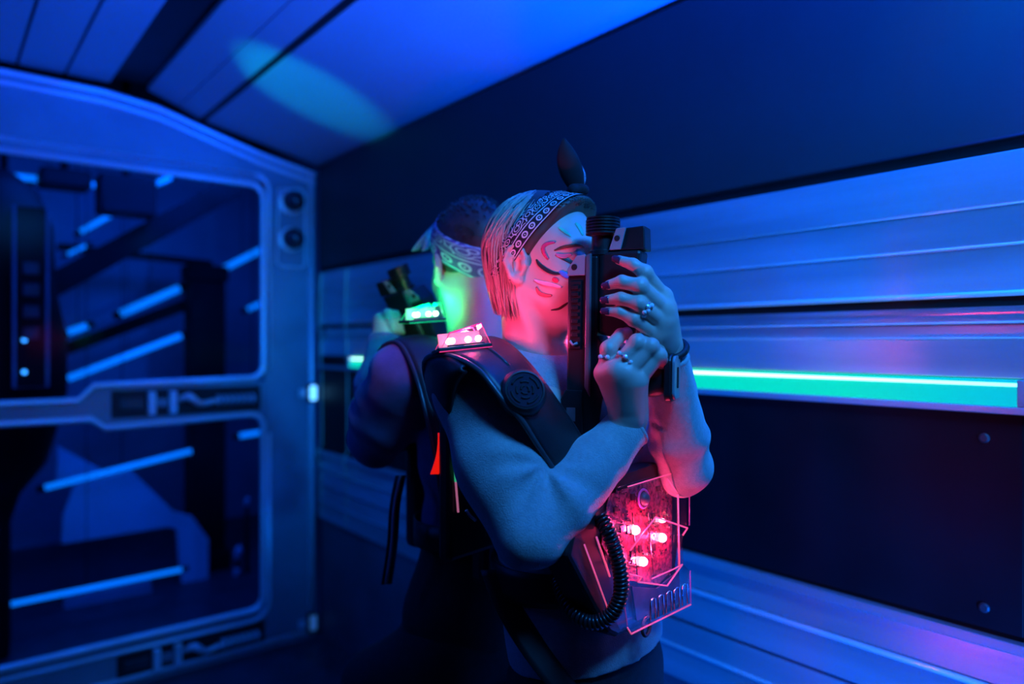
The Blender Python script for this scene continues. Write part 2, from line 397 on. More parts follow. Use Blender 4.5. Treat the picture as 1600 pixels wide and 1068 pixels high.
# little piston fittings on the rails
def piston(x0, z, s=1.0):
    yb = EY - 0.022
    epart(MB().box((x0-0.03*s, yb-0.003, z-0.062*s), (x0+0.63*s, yb+0.001, z+0.062*s)), 'piston_backing', M_black, bevel=0.002)
    p = MB().box((x0, yb-0.014*s, z-0.022*s), (x0+0.10*s, yb, z+0.022*s)); o = epart(p, 'piston_block', M_dark, bevel=0.003)
    for k in (0.115, 0.205):
        epart(MB().box((x0+k*s, yb-0.030*s, z-0.052*s), (x0+(k+0.032)*s, yb, z+0.052*s)), 'clamp_plate', M_lip, bevel=0.004)
    epart(MB().box((x0+0.15*s, yb-0.02*s, z-0.018*s), (x0+0.20*s, yb, z+0.018*s)), 'clamp_bridge', M_frame, bevel=0.003)
    pts = smooth_path([(x0+0.245*s, yb-0.015*s, z+0.01*s), (x0+0.29*s, yb-0.024*s, z+0.022*s), (x0+0.34*s, yb-0.024*s, z-0.012*s), (x0+0.42*s, yb-0.02*s, z)], 12)
    epart(MB().tube(pts, [0.008, 0.011, 0.014, 0.017, 0.018, 0.017, 0.015, 0.013, 0.012, 0.012, 0.012, 0.012], 8), 'bent_link', M_lip, smooth=True)
    xx = x0 + 0.40*s
    epart(MB().tube([(xx, yb-0.016*s, z), (xx+0.21*s, yb-0.016*s, z)], 0.014*s, 10), 'rod', M_dark, smooth=True)
    for k in range(7):
        a = xx + 0.015*s + k*0.027*s
        epart(MB().lathe([(0.015*s, 0), (0.024*s, 0.004*s), (0.024*s, 0.014*s), (0.015*s, 0.018*s)], (a, yb-0.016*s, z), (1, 0, 0), 12), 'spring_ring', M_lip)
piston(0.60, 1.165, 0.92)
piston(0.62, 0.088, 0.92)
# two ball studs in a rounded plate
M_ball = mat('stud_ball', (0.02, 0.022, 0.03), 0.12, var=0.2, coat=0.5)
plate = [(1.26, 2.13)] + arc(1.36, 2.11, 0.03, 90, 0) + arc(1.36, 1.80, 0.03, 0, -90) + [(1.27, 1.77), (1.25, 1.79)] 
epart(MB().prism([(x, EY-0.034, z) for x, z in plate], (0, 1, 0), 0.014), 'stud_plate', M_frame, bevel=0.005)
epart(MB().tube([(x, EY-0.035, z) for x, z in plate], 0.006, 6, closed=True), 'stud_plate_rim', M_lip, smooth=True)
for zz in (2.075, 1.90):
    epart(MB().lathe([(0.05*math.sin(R(a)), 0.05-0.05*math.cos(R(a))-0.01) if a > 1 else (0.002, -0.01) for a in range(180, -1, -15)][::-1], (1.318, EY-0.036, zz), (0, -1, 0), 20), 'ball_stud', M_ball, smooth=True)
    epart(MB().lathe([(0.058, 0), (0.058, 0.008), (0.046, 0.012)], (1.318, EY-0.034, zz), (0, -1, 0), 20), 'stud_collar', M_lip)
# marker lamps at the post
for i, (zz, st) in enumerate(((1.178, 2.2), (0.085, 0.10))):
    r_ = wroot('marker_lamp', (1.425, EY-0.034, zz-0.05))
    tag(r_, ['small bright blue-white marker lamp at middle of end post', 'small dim blue marker lamp low on the end post'][i], 'lamp')
    E = mat('marker_glow_%d' % i, (0.5, 0.7, 0.9), 0.3, emis=(0.12, 0.5, 1.0), estr=st)
    MB().box((1.398, EY-0.050, zz-0.045), (1.442, EY-0.034, zz+0.045)).build('housing', M_dark, r_, bevel=0.004)
    MB().box((1.404, EY-0.062, zz-0.035), (1.437, EY-0.050, zz+0.035)).build('lens', E, r_, bevel=0.006)
    MB().box((1.355, EY-0.044, zz-0.02), (1.39, EY-0.034, zz+0.02)).build('side_lens', M_lip, r_, bevel=0.004)

# ================================================================== ROOM BEYOND THE GLASS
M_far = mat('far_wall_paint', (0.30, 0.33, 0.42), 0.5, var=0.2, vscale=2)
M_farl = mat('far_panel_paint', (0.55, 0.6, 0.72), 0.4, var=0.1, vscale=2)
M_fard = mat('far_dark_paint', (0.005, 0.005, 0.008), 0.6, spec=0.1, var=0.3)
M_highlight = mat('far_highlight_glow', (0.3, 0.5, 0.7), 0.3, emis=(0.0, 0.25, 1.0), estr=1.0)
struct(tag(MB().box((-1.9, EY+0.06, -0.1), (2.6, 6.1, 0.0)).build('floor', M_floor), 'dark floor of the room beyond the windows'))
struct(tag(MB().box((-1.9, 6.0, 0), (2.6, 6.1, 3.0)).build('wall_far', M_far), 'painted far wall seen through the windows'))
struct(tag(MB().box((2.5, EY+0.06, 0), (2.6, 6.0, 3.0)).build('wall_far_right', M_far), 'right side wall of the room beyond the windows'))
struct(tag(MB().box((-2.0, EY+0.06, 0), (-1.9, 6.0, 3.0)).build('wall_far_left', M_far), 'left side wall of the room beyond the windows'))
struct(tag(MB().box((-1.9, EY+0.06, 3.0), (2.6, 6.1, 3.1)).build('ceiling', M_fard), 'dark ceiling of the room beyond the windows'))
def far_highlight(p, q, y, r, lab, m=M_highlight, dark=None):  # glowing bars stand in for highlights on beam edges
    a = on_y(p[0], p[1], y); b = on_y(q[0], q[1], y)
    t = wroot('highlight_bar', a); tag(t, lab, 'highlight bar', 'slanted highlight bars beyond the windows')
    A, B = np.array(a), np.array(b); d = unit(B - A)
    MB().tube([A, B], r, 10).build('tube', m, t, smooth=True)
    MB().tube([(A+B)/2, arr((A+B)[0]/2, y, 3.0)], 0.002, 6).build('hanger_wire', M_fard, t, smooth=True)
    for P, s in ((A, -1), (B, 1)):
        MB().tube([P - d*s*0.005, P + d*s*0.03], r*1.15, 10).build('cap', M_fard, t, smooth=True)
far_highlight((104, 592), (284, 524), 4.7, 0.018, 'longest slanted blue highlight bar in the upper window')
far_highlight((186, 491), (281, 450), 4.8, 0.022, 'thick slanted blue highlight bar left of the dark pillar')
far_highlight((104, 520), (138, 508), 4.6, 0.018, 'short slanted blue highlight bar beside the black pod')
far_highlight((124, 363), (182, 331), 5.0, 0.014, 'slanted blue highlight bar below the hanging black box')
far_highlight((104, 398), (136, 383), 5.1, 0.010, 'smallest slanted blue highlight bar under the dark beam end')
far_highlight((347, 421), (408, 390), 4.9, 0.020, 'slanted blue highlight bar right of the dark pillar')
far_highlight((385, 484), (412, 472), 5.0, 0.016, 'short blue highlight bar at the right edge of the upper window')
far_highlight((68, 762), (300, 704), 4.4, 0.015, 'long slanted blue highlight bar in the lower window')
far_highlight((372, 681), (414, 674), 4.6, 0.016, 'short blue highlight bar at the top right of the lower window')
far_highlight((-40, 955), (285, 889), 4.2, 0.012, 'lowest long blue highlight bar near the floor of the lower window')
far_highlight((242, 288), (268, 276), 4.6, 0.016, 'short blue highlight bar beside the hanging black box')
# dark beams and pillar
def far_beam(p, q, y, hw, name, lab, m=M_fard, th=0.10):
    a = np.array(on_y(p[0], p[1], y)); b = np.array(on_y(q[0], q[1], y)); d = unit(b-a); n = np.cross(d, (0, 1, 0))
    o = MB().obox((a+b)/2, (d, (0, 1, 0), n), (np.linalg.norm(b-a)/2, th/2, hw)).build(name, m, bevel=0.006); tag(o, lab, 'beam', 'beams beyond the windows'); return o
far_beam((70, 452), (372, 288), 4.4, 0.060, 'slanted_beam', 'thick dark slanted beam crossing the upper window')
far_beam((102, 545), (300, 472), 4.95, 0.035, 'slanted_beam', 'thin dark slanted beam under the thick blue highlight bar')
far_beam((90, 385), (330, 412), 5.5, 0.02, 'cross_beam', 'thin dark level beam behind the slanted beam')
for (p, q, y, hw, c, lab) in (((312, 415), (320, 760), 4.75, 0.105, M_fard, 'tall dark pillar standing behind the end wall windows'),):
    a = on_y(p[0], p[1], y); b = on_y(q[0], q[1], y)
    o = wroot('dark_pillar', (b[0], y, 0)); tag(o, lab, 'pillar')
    MB().box((b[0]-hw, y-0.08, 0), (b[0]+hw, y+0.08, a[2])).build('shaft', c, o, bevel=0.01)
    MB().box((b[0]-hw*1.25, y-0.10, 0), (b[0]+hw*1.25, y+0.10, 0.12)).build('foot', c, o, bevel=0.01)
    MB().box((b[0]-hw*1.15, y-0.09, a[2]-0.1), (b[0]+hw*1.15, y+0.09, a[2])).build('capital', c, o, bevel=0.01)
# pale angled barrier with cut-out
def far_plate(pts, y, th, name, lab, m, cat):
    P = [on_y(a, b, y) for a, b in pts]
    o = MB().prism(P, (0, 1, 0), th).build(name, m, bevel=0.004); tag(o, lab, cat); return o
far_plate([(96, 850), (98, 806), (116, 758), (205, 735), (272, 800), (300, 806), (326, 842), (326, 912), (285, 918), (280, 880), (276, 826), (262, 823)], 4.55, 0.03, 'angled_barrier', 'pale blue angled barrier panel in the lower window', M_farl, 'barrier')
far_plate([(88, 752), (90, 697), (162, 736)], 4.6, 0.03, 'angled_barrier', 'pale triangular barrier piece left in the lower window', M_farl, 'barrier')
far_plate([(95, 1010), (100, 930), (236, 905), (246, 985)], 4.5, 0.02, 'angled_barrier', 'lowest pale barrier panel below the long low highlight bar', M_far, 'barrier')
# added crystals that stand in for small glints near the barrier
for i, (px, py, s) in enumerate(((372, 862, 0.045), (386, 783, 0.03), (370, 893, 0.035))):
    p = on_y(px, py, 4.5)
    o = wroot('crystal_glint', (p[0], p[1], p[2]-s)); tag(o, ['largest pale crystal glint right of the barrier', 'highest pale crystal glint right of the barrier', 'lowest pale crystal glint right of the barrier'][i], 'fitting')
    MB().lathe([(0.002, s), (s*0.55, s*0.3), (s*0.4, -s*0.5), (s*0.2, -s)], p, (0.3, 0, 1), 6).build('crystal', M_farl, o)
    MB().tube([(p[0], p[1], p[2]-s), (p[0], p[1]+0.0, 0.0)], 0.012, 8).build('stem', M_fard, o, smooth=True)
# black pod with a framed slot at the far left
c = on_y(-8, 560, 4.0)
pod = wroot('black_pod', (c[0], 4.0, 0)); tag(pod, 'big rounded black pod behind the left of the windows', 'pod')
prof = []
for py, px in ((1000, -30), (850, -20), (815, 4), (770, 32), (720, 74), (660, 92), (610, 105), (530, 105), (450, 88), (357, 84), (300, 60), (270, 20)):
    q = on_y(px, py, 4.0); prof.append((max(0.06, q[0]-c[0]), q[2]))
MB().lathe([(prof[0][0]*0.9, 0)] + prof, (c[0], 4.0, 0), (0, 0, 1), 32).build('shell', M_fard, pod, smooth=True)
a = on_y(22, 320, 3.62); b = on_y(74, 604, 3.62)
sp = MB()
sp.tube([(a[0], 3.62, a[2]), (b[0], 3.62, a[2]), (b[0], 3.62, b[2]), (a[0], 3.62, b[2])], 0.007, 6, closed=True).build('slot_frame', M_frame, pod)
MB().box((a[0], 3.622, b[2]), (b[0], 3.80, a[2])).build('slot_panel', M_fard, pod, bevel=0.004)
E_dot = mat('slot_dot_glow', (0.3, 0.5, 0.6), 0.3, emis=(0.05, 0.4, 1.0), estr=3)
for px, py in ((38, 531), (38, 581)):
    q = on_y(px, py, 3.61); MB().lathe([(0.009, -0.004), (0.009, 0.004), (0.004, 0.008)], q, (0, -1, 0), 10).build('indicator', E_dot, pod)
for k in range(4):
    z0 = b[2] + 0.2 + k*0.09
    MB().box((a[0]+0.03, 3.60, z0), (b[0]-0.03, 3.62, z0+0.05)).build('slot_rib', M_dark, pod, bevel=0.004)
# hanging fittings above
for i, (p, q, y) in enumerate((((152, 272), (240, 342), 4.3), ((60, 262), (140, 300), 4.5), ((-40, 270), (50, 312), 4.75))):
    a = on_y(p[0], p[1], y); b = on_y(q[0], q[1], y)
    o = wroot('hanging_box', ((a[0]+b[0])/2, y, b[2])); tag(o, ['black box hanging above the dark slanted beam', 'small black box hanging near the top of the window', 'black box hanging above the black pod'][i], 'fitting')
    MB().box((a[0], y-0.09, b[2]), (b[0], y+0.09, a[2])).build('box', M_fard, o, bevel=0.015)
    MB().tube([((a[0]+b[0])/2, y, a[2]-0.01), ((a[0]+b[0])/2, y, 3.0)], 0.02, 8).build('hanger', M_fard, o, smooth=True)
o = MB(); a = on_y(-30, 270, 4.625); b = on_y(175, 292, 4.625)
t = wroot('highlight_bar', a); tag(t, 'level blue highlight bar along the top of the upper window', 'highlight bar', 'slanted highlight bars beyond the windows')
MB().tube([a, b], 0.016, 10).build('tube', M_highlight, t, smooth=True)  # glowing bar stands in for a bright reflection along the window top
MB().tube([((a[0]+b[0])/2, a[1], (a[2]+b[2])/2), ((a[0]+b[0])/2, a[1], 3.0)], 0.002, 6).build('hanger_wire', M_fard, t, smooth=True)
MB().tube([b, (b[0]+0.03, b[1], b[2])], 0.02, 10).build('cap', M_fard, t, smooth=True)
# ================================================================== ORGANIC SURFACES (distance fields -> mesh)
class Field:
    def __init__(s, lo, hi, h):
        s.lo = np.asarray(lo, float); s.h = h
        s.n = np.ceil((np.asarray(hi, float) - s.lo) / h).astype(int) + 1
        s.ax = [(s.lo[i] + h * np.arange(s.n[i])).astype(np.float32) for i in range(3)]
        s.f = np.full(tuple(s.n), 0.05, np.float32)
    def sub(s, lo, hi, pad):
        sl = []
        for i in range(3):
            a = int(max(0, math.floor((lo[i] - pad - s.lo[i]) / s.h))); b = int(min(s.n[i], math.ceil((hi[i] + pad - s.lo[i]) / s.h) + 1))
            if b <= a: return None, None
            sl.append(slice(a, b))
        g = (s.ax[0][sl[0]][:, None, None], s.ax[1][sl[1]][None, :, None], s.ax[2][sl[2]][None, None, :])
        return tuple(sl), g
    def comb(s, sl, d, k, op):
        f = s.f[sl]
        if op == 'sub': d = -d; 
        if op == 'add':
            if k > 0:
                h = np.maximum(k - np.abs(f - d), 0) / k; r = np.minimum(f, d) - h*h*k*0.25
            else: r = np.minimum(f, d)
        else:
            if k > 0:
                h = np.maximum(k - np.abs(f - d), 0) / k; r = np.maximum(f, d) + h*h*k*0.25
            else: r = np.maximum(f, d)
        s.f[sl] = r
    def cap(s, a, b, ra, rb=None, k=0.01, op='add'):
        rb = ra if rb is None else rb
        a = np.asarray(a, np.float32); b = np.asarray(b, np.float32); rm = max(ra, rb)
        sl, g = s.sub(np.minimum(a, b) - rm, np.maximum(a, b) + rm, k + 2*s.h)
        if sl is None: return s
        ab = b - a; l2 = float(ab @ ab) + 1e-12
        t = np.clip(((g[0]-a[0])*ab[0] + (g[1]-a[1])*ab[1] + (g[2]-a[2])*ab[2]) / l2, 0, 1)
        d = np.sqrt((g[0]-a[0]-t*ab[0])**2 + (g[1]-a[1]-t*ab[1])**2 + (g[2]-a[2]-t*ab[2])**2) - (ra + (rb-ra)*t)
        s.comb(sl, d, k, op); return s
    def path(s, pts, rad, k=0.01, op='add'):
        for i in range(len(pts)-1): s.cap(pts[i], pts[i+1], rad[i], rad[i+1], k, op)
        return s
    def ell(s, c, r, k=0.01, M=None, op='add'):
        c = np.asarray(c, np.float32); r = np.asarray(r, np.float32); rm = float(r.max())
        sl, g = s.sub(c - rm, c + rm, k + 2*s.h)
        if sl is None: return s
        x, y, z = g[0]-c[0], g[1]-c[1], g[2]-c[2]
        if M is not None:
            M = np.asarray(M, np.float32)     # rows = local axes
            x, y, z = (M[0,0]*x+M[0,1]*y+M[0,2]*z), (M[1,0]*x+M[1,1]*y+M[1,2]*z), (M[2,0]*x+M[2,1]*y+M[2,2]*z)
        k0 = np.sqrt((x/r[0])**2 + (y/r[1])**2 + (z/r[2])**2)
        k1 = np.sqrt((x/r[0]**2)**2 + (y/r[1]**2)**2 + (z/r[2]**2)**2) + 1e-9
        s.comb(sl, k0*(k0-1)/k1, k, op); return s
    def plane(s, p, n, k=0.0):
        """keep the side the normal points to"""
        p = np.asarray(p, np.float32); n = unit(n).astype(np.float32)
        d = -((s.ax[0]-p[0])[:, None, None]*n[0] + (s.ax[1]-p[1])[None, :, None]*n[1] + (s.ax[2]-p[2])[None, None, :]*n[2])
        s.comb((slice(None),)*3, d, k, 'int'); return s
    def mesh(s):
        f = s.f; h = s.h
        f[0] = f[-1] = 0.05; f[:, 0] = f[:, -1] = 0.05; f[:, :, 0] = f[:, :, -1] = 0.05
        ins = f < 0
        cnt = np.zeros(tuple(s.n - 1), np.uint8); nx, ny, nz = s.n
        offs = [(i, j, k) for i in (0, 1) for j in (0, 1) for k in (0, 1)]
        for i, j, k in offs: cnt += ins[i:nx-1+i, j:ny-1+j, k:nz-1+k]
        act = (cnt > 0) & (cnt < 8)
        ci = np.argwhere(act)
        vid = np.full(act.shape, -1, np.int32); vid[act] = np.arange(len(ci))
        val = {o: f[ci[:, 0]+o[0], ci[:, 1]+o[1], ci[:, 2]+o[2]] for o in offs}
        acc = np.zeros((len(ci), 3)); num = np.zeros(len(ci))
        for a in offs:
            for ax in range(3):
                if a[ax] == 1: continue
                b = list(a); b[ax] = 1; b = tuple(b)
                va, vb = val[a], val[b]; m = (va < 0) != (vb < 0)
                t = np.where(m, va / np.where(m, va - vb, 1), 0)
                p = np.tile(np.array(a, float), (len(ci), 1)); p[:, ax] = t
                acc += p * m[:, None]; num += m
        verts = s.lo + h * (ci + acc / num[:, None])
        quads = []
        for ax in range(3):
            u, w_ = [(1, 2), (2, 0), (0, 1)][ax]
            s0 = [slice(1, -1)]*3; s0[ax] = slice(0, -1); s1 = list(s0); s1[ax] = slice(1, None)
            s0 = tuple(s0); s1 = tuple(s1)
            ch = ins[s0] != ins[s1]
            e = np.argwhere(ch); base = e.copy()
            for q in range(3):
                if q != ax: base[:, q] += 1
            sign = ins[s0][ch]
            def cid(du, dw):
                c = base.copy(); c[:, u] -= du; c[:, w_] -= dw
                return vid[c[:, 0], c[:, 1], c[:, 2]]
            q = np.stack([cid(1, 1), cid(0, 1), cid(0, 0), cid(1, 0)], 1)
            q[~sign] = q[~sign][:, ::-1]
            quads.append(q)
        return verts, np.concatenate(quads)

class Soup:
    """several field meshes joined into one object"""
    def __init__(s): s.v = []; s.q = []; s.n = 0
    def add(s, vq):
        v, q = vq; s.v.append(v); s.q.append(q + s.n); s.n += len(v); return s
    def arrays(s): return np.concatenate(s.v), np.concatenate(s.q)
def obj_np(name, v, q, m, parent, smooth=True, uv=None):
    off = BASE.get(parent.name, np.zeros(3)) if parent is not None else np.zeros(3)
    me = bpy.data.meshes.new(name); v = np.asarray(v, np.float64) - off
    me.vertices.add(len(v)); me.vertices.foreach_set('co', v.ravel().astype(np.float32))
    me.loops.add(q.size); me.loops.foreach_set('vertex_index', q.ravel().astype(np.int32))
    me.polygons.add(len(q)); me.polygons.foreach_set('loop_start', (np.arange(len(q))*q.shape[1]).astype(np.int32))
    me.polygons.foreach_set('loop_total', np.full(len(q), q.shape[1], np.int32))
    me.update(calc_edges=True)
    if smooth: me.polygons.foreach_set('use_smooth', np.ones(len(q), bool))
    if uv is not None:
        l = me.uv_layers.new(name='UVMap'); l.data.foreach_set('uv', uv[q.ravel()].ravel().astype(np.float32))
    me.validate()
    o = bpy.data.objects.new(name, me); COL.objects.link(o)
    if m is not None: me.materials.append(m)
    if parent is not None: o.parent = parent; BASE[o.name] = off
    return o
def grid_sheet(P, name, m, parent, thick=0.0, uv=True, smooth=True, flip=False):
    """P[i][j] points -> a sheet with optional thickness"""
    P = np.asarray(P, float); a, b = P.shape[:2]
    idx = np.arange(a*b).reshape(a, b)
    q = np.stack([idx[:-1, :-1], idx[1:, :-1], idx[1:, 1:], idx[:-1, 1:]], -1).reshape(-1, 4)
    if flip: q = q[:, ::-1]
    U = np.stack(np.meshgrid(np.linspace(0, 1, a), np.linspace(0, 1, b), indexing='ij'), -1).reshape(-1, 2)
    o = obj_np(name, P.reshape(-1, 3), q, m, parent, smooth, U if uv else None)
    if thick:
        md = o.modifiers.new('thickness', 'SOLIDIFY'); md.thickness = thick; md.offset = 0
    return o
def hit_point(bvh, px, py, lift=0.0):
    d = unit(V(px, py, 1.0)); loc, nor, i, dist = bvh.ray_cast(Vector((0, 0, 0)), Vector(d))
    if loc is None: return None
    return np.array(loc) + np.array(nor) * lift, np.array(nor)
def on_plane(px, py, p0, n, lift=0.0):
    d = V(px, py, 1.0); n = np.asarray(n, float)
    return d * (np.dot(p0, n) / np.dot(d, n)) + n * lift
# ================================================================== WOMAN
M_skin = mat('skin', (0.60, 0.42, 0.36), 0.45, var=0.06, vscale=18, bump=0.03, bscale=260, sss=0.12)
M_sweater = mat('grey_knit', (0.36, 0.38, 0.40), 0.85, var=0.10, vscale=140, bump=0.35, bscale=520, sheen=0.6)
M_rib = mat('grey_knit_rib', (0.34, 0.36, 0.38), 0.85, var=0.15, vscale=60, bump=0.3, bscale=420, sheen=0.4)
M_jeans = mat('black_denim', (0.012, 0.013, 0.017), 0.75, var=0.3, vscale=90, bump=0.2, bscale=500)
M_shoe = mat('dark_shoe', (0.015, 0.015, 0.018), 0.5, var=0.3)
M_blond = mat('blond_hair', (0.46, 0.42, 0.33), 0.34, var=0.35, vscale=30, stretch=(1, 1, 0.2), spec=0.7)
M_blond_shade = mat('shaded_blond_hair', (0.060, 0.050, 0.040), 0.5, var=0.35, vscale=30, stretch=(1, 1, 0.2))  # blond darkened to paint in the shade on front and under hair
M_silver = mat('silver', (0.8, 0.8, 0.82), 0.15, metal=1.0, var=0.05)
M_gem = mat('pale_stone', (0.75, 0.78, 0.85), 0.05, var=0.1, coat=1.0)
M_nail = mat('nail_polish', (0.10, 0.03, 0.08), 0.08, var=0.1, coat=1.0)
M_wrist = mat('black_cord_bracelet', (0.01, 0.01, 0.012), 0.6, var=0.3)

wbase = arr(0.14, 1.2, -1.42)
W = vroot('person', wbase)
tag(W, 'person in grey sweater and knotted bandana holding a blaster before the face', 'person')

hF = unit(arr(0.85, -0.53, 0)); hL = arr(0.53, 0.85, 0); hL = unit(hL); hU = arr(0, 0, 1)
Hc = V(853, 417, 1.2)
HM = np.stack([hF, hL, hU])                       # rows = local axes
def H(x, y, z, c=None): return Hc + hF*x + hL*y + hU*z

def head_field(Hc, f, l, h, neck_to, neck_r, male=False):
    HMx = np.stack([f, l, hU])
    def P(x, y, z): return Hc + f*x + l*y + hU*z
    lo = np.minimum(Hc - 0.135, neck_to - 0.085); hi = np.maximum(Hc + 0.14, neck_to + 0.085)
    F = Field(lo, hi, h)
    j = 1.06 if male else 1.0
    F.ell(P(-0.012, 0, 0.038), (0.094, 0.072, 0.080), 0.0, HMx)
    F.ell(P(0.030, 0, -0.018), (0.060*j, 0.057*j, 0.085), 0.03, HMx)
    for s in (-1, 1):
        F.cap(P(-0.008, s*0.054*j, -0.036), P(0.068*j, s*0.016, -0.086), 0.016, 0.015, 0.028)
        F.ell(P(0.054, s*0.036, -0.022), (0.026, 0.024, 0.026), 0.025, HMx)
    F.ell(P(0.078*j, 0, -0.084), (0.018, 0.021, 0.018), 0.02, HMx)
    for s in (-1, 1): F.cap(P(0.086, s*0.008, 0.030), P(0.070, s*0.046, 0.030), 0.010, 0.009, 0.022)
    for s in (-1, 1): F.ell(P(0.100, s*0.033, 0.006), (0.020, 0.017, 0.013), 0.016, HMx, 'sub')
    F.path([P(0.086, 0, 0.022), P(0.100, 0, 0.0), P(0.112, 0, -0.024)], [0.0075, 0.0085, 0.0105], 0.012)
    for s in (-1, 1):
        F.ell(P(0.099, s*0.0125, -0.030), (0.010, 0.007, 0.008), 0.008, HMx)
        F.ell(P(0.0735, s*0.033, 0.005), (0.0155, 0.0165, 0.0145), 0.004, HMx)
        F.cap(P(0.0885, s*0.021, 0.001), P(0.0800, s*0.046, -0.001), 0.0022, 0.0016, 0.003)
    F.ell(P(0.0915, 0, -0.0515), (0.0100, 0.0235, 0.0052), 0.005, HMx)
    F.ell(P(0.0905, 0, -0.0605), (0.0100, 0.0205, 0.0062), 0.005, HMx)
    F.cap(P(0.1005, -0.018, -0.0555), P(0.1005, 0.018, -0.0555), 0.002, 0.002, 0.003, 'sub')
    # ears
    for s in (-1, 1):
        ed = unit(l*s*0.35 - f*0.93); eo = unit(l*s*0.93 + f*0.35)
        E = np.stack([ed, eo, hU]); c = P(-0.012, s*0.075*j, 0.0)
        F.ell(c, (0.0175, 0.0075, 0.029), 0.006, E)
        ring = [c + eo*0.005 + ed*(0.0165*math.cos(a))*(1.0 if math.sin(a) > -0.2 else 0.75) + hU*0.0275*math.sin(a) for a in np.linspace(R(215), R(-75), 12)]
        F.path(ring, [0.0036]*12, 0.004)
        F.ell(c + eo*0.009 - ed*0.002 - hU*0.004, (0.0095, 0.0085, 0.0145), 0.003, E, 'sub')
        F.cap(c + eo*0.008 + ed*0.006 + hU*0.016, c + eo*0.008 - ed*0.006 + hU*0.014, 0.0032, 0.0032, 0.003, 'sub')
        F.ell(c - ed*0.013 - hU*0.003 + eo*0.005, (0.005, 0.005, 0.007), 0.004, E)
        F.ell(c - ed*0.004 - hU*0.0265 + eo*0.002, (0.0085, 0.0055, 0.0085), 0.005, E)
    # neck with two muscle cords and the slope to the shoulders
    nb = np.asarray(neck_to, float)
    F.cap(P(-0.030, 0, -0.045), nb, neck_r, neck_r*1.08, 0.03)
    for s in (-1, 1): F.cap(P(-0.02, s*0.058, -0.05), nb + f*0.045 + l*s*0.012 - hU*0.02, 0.012, 0.012, 0.02)
    return F
neckW = arr(0.040, 1.205, -0.045)
hf = head_field(Hc, hF, hL, 0.0021, neckW, 0.050)
bF = unit(arr(0.77, -0.64, 0)); bR = unit(arr(-0.64, -0.77, 0)); BM = np.stack([bF, bR, hU])
hf.ell(neckW + arr(0, 0, -0.045) + bF*0.02, (0.085, 0.15, 0.05), 0.05, BM)
headW = hf.mesh()
bvhW = BVHTree.FromPolygons([Vector(p) for p in headW[0]], [tuple(q) for q in headW[1]])

# joints
Sr = arr(-0.055, 1.065, -0.072); Er = V(826, 832, 0.985); Wr = V(986, 664, 1.055)
Sl = arr(0.168, 1.34, -0.075); El = V(1066, 730, 1.165); Wl = V(1044, 556, 1.068)

# ---- hands
def hand(fingers, wrist, arm_to, thumb, h=0.00135, palm_r=0.0125, wr=0.024, web=0.012):
    pts = [p for fi in fingers for p in fi[0]] + [wrist] + thumb[0]
    lo = np.min(pts, 0) - 0.035; hi = np.max(pts, 0) + 0.035
    F = Field(lo, hi, h)
    d = unit(arm_to - wrist)
    F.cap(wrist, wrist + d*0.05, wr, wr*0.80, 0)
    mc = np.mean([fi[0][0] for fi in fingers], 0)
    prev = None
    for pt, rd in fingers:
        m = pt[0]
        F.cap(wrist*0.75 + m*0.25, m, wr*0.72, palm_r, 0.016)
        if prev is not None: F.cap((prev+m)/2*0.9 + wrist*0.1, (prev+m)/2*0.45 + wrist*0.55, palm_r*0.95, palm_r*1.1, 0.014)
        prev = m
    for pt, rd in fingers:
        F.path(pt, rd, 0.0035)
        for q, r_ in ((pt[0], rd[0]*1.12), (pt[1], rd[1]*1.06)): F.ell(q, (r_, r_, r_), 0.006)
    F.path(thumb[0], thumb[1], 0.010)
    return F.mesh()
fl = [([V(1036, 463, 1.030), V(1008, 426, 1.012), V(989, 413, 1.018), V(967, 406, 1.028)], [0.0115, 0.0098, 0.0086, 0.0066]),
      ([V(1040, 484, 1.024), V(1000, 447, 1.004), V(972, 440, 1.010), V(951, 445, 1.022)], [0.0120, 0.0104, 0.0092, 0.0068]),
      ([V(1037, 504, 1.024), V(998, 474, 1.004), V(970, 466, 1.010), V(949, 468, 1.020)], [0.0115, 0.0100, 0.0088, 0.0066]),
      ([V(1027, 523, 1.030), V(990, 498, 1.010), V(967, 487, 1.014), V(949, 486, 1.020)], [0.0108, 0.0092, 0.0080, 0.0062])]
handL = hand(fl, V(1041, 551, 1.066), El, ([V(1035, 525, 1.07), V(1030, 480, 1.092), V(1000, 455, 1.128), V(965, 450, 1.146)], [0.014, 0.012, 0.011, 0.008]), wr=0.023)
fr = [([V(945, 583, 1.022), V(951, 545, 1.016), V(970, 523, 1.030), V(990, 516, 1.052)], [0.0125, 0.0105, 0.0092, 0.0075]),
      ([V(961, 577, 1.006), V(996, 535, 1.000), V(1010, 535, 1.028), V(1006, 552, 1.045)], [0.0122, 0.0108, 0.0095, 0.0075]),
      ([V(979, 583, 1.002), V(1017, 541, 0.998), V(1029, 548, 1.028), V(1018, 566, 1.044)], [0.0120, 0.0104, 0.0092, 0.0072]),
      ([V(996, 595, 1.006), V(1030, 555, 1.001), V(1037, 567, 1.028), V(1024, 584, 1.042)], [0.0112, 0.0094, 0.0082, 0.0065])]
handR = hand(fr, V(984, 656, 1.045), Er, ([V(968, 632, 1.05), V(955, 600, 1.075), V(965, 572, 1.095), V(982, 552, 1.10)], [0.016, 0.013, 0.011, 0.008]), palm_r=0.0145, wr=0.0255)

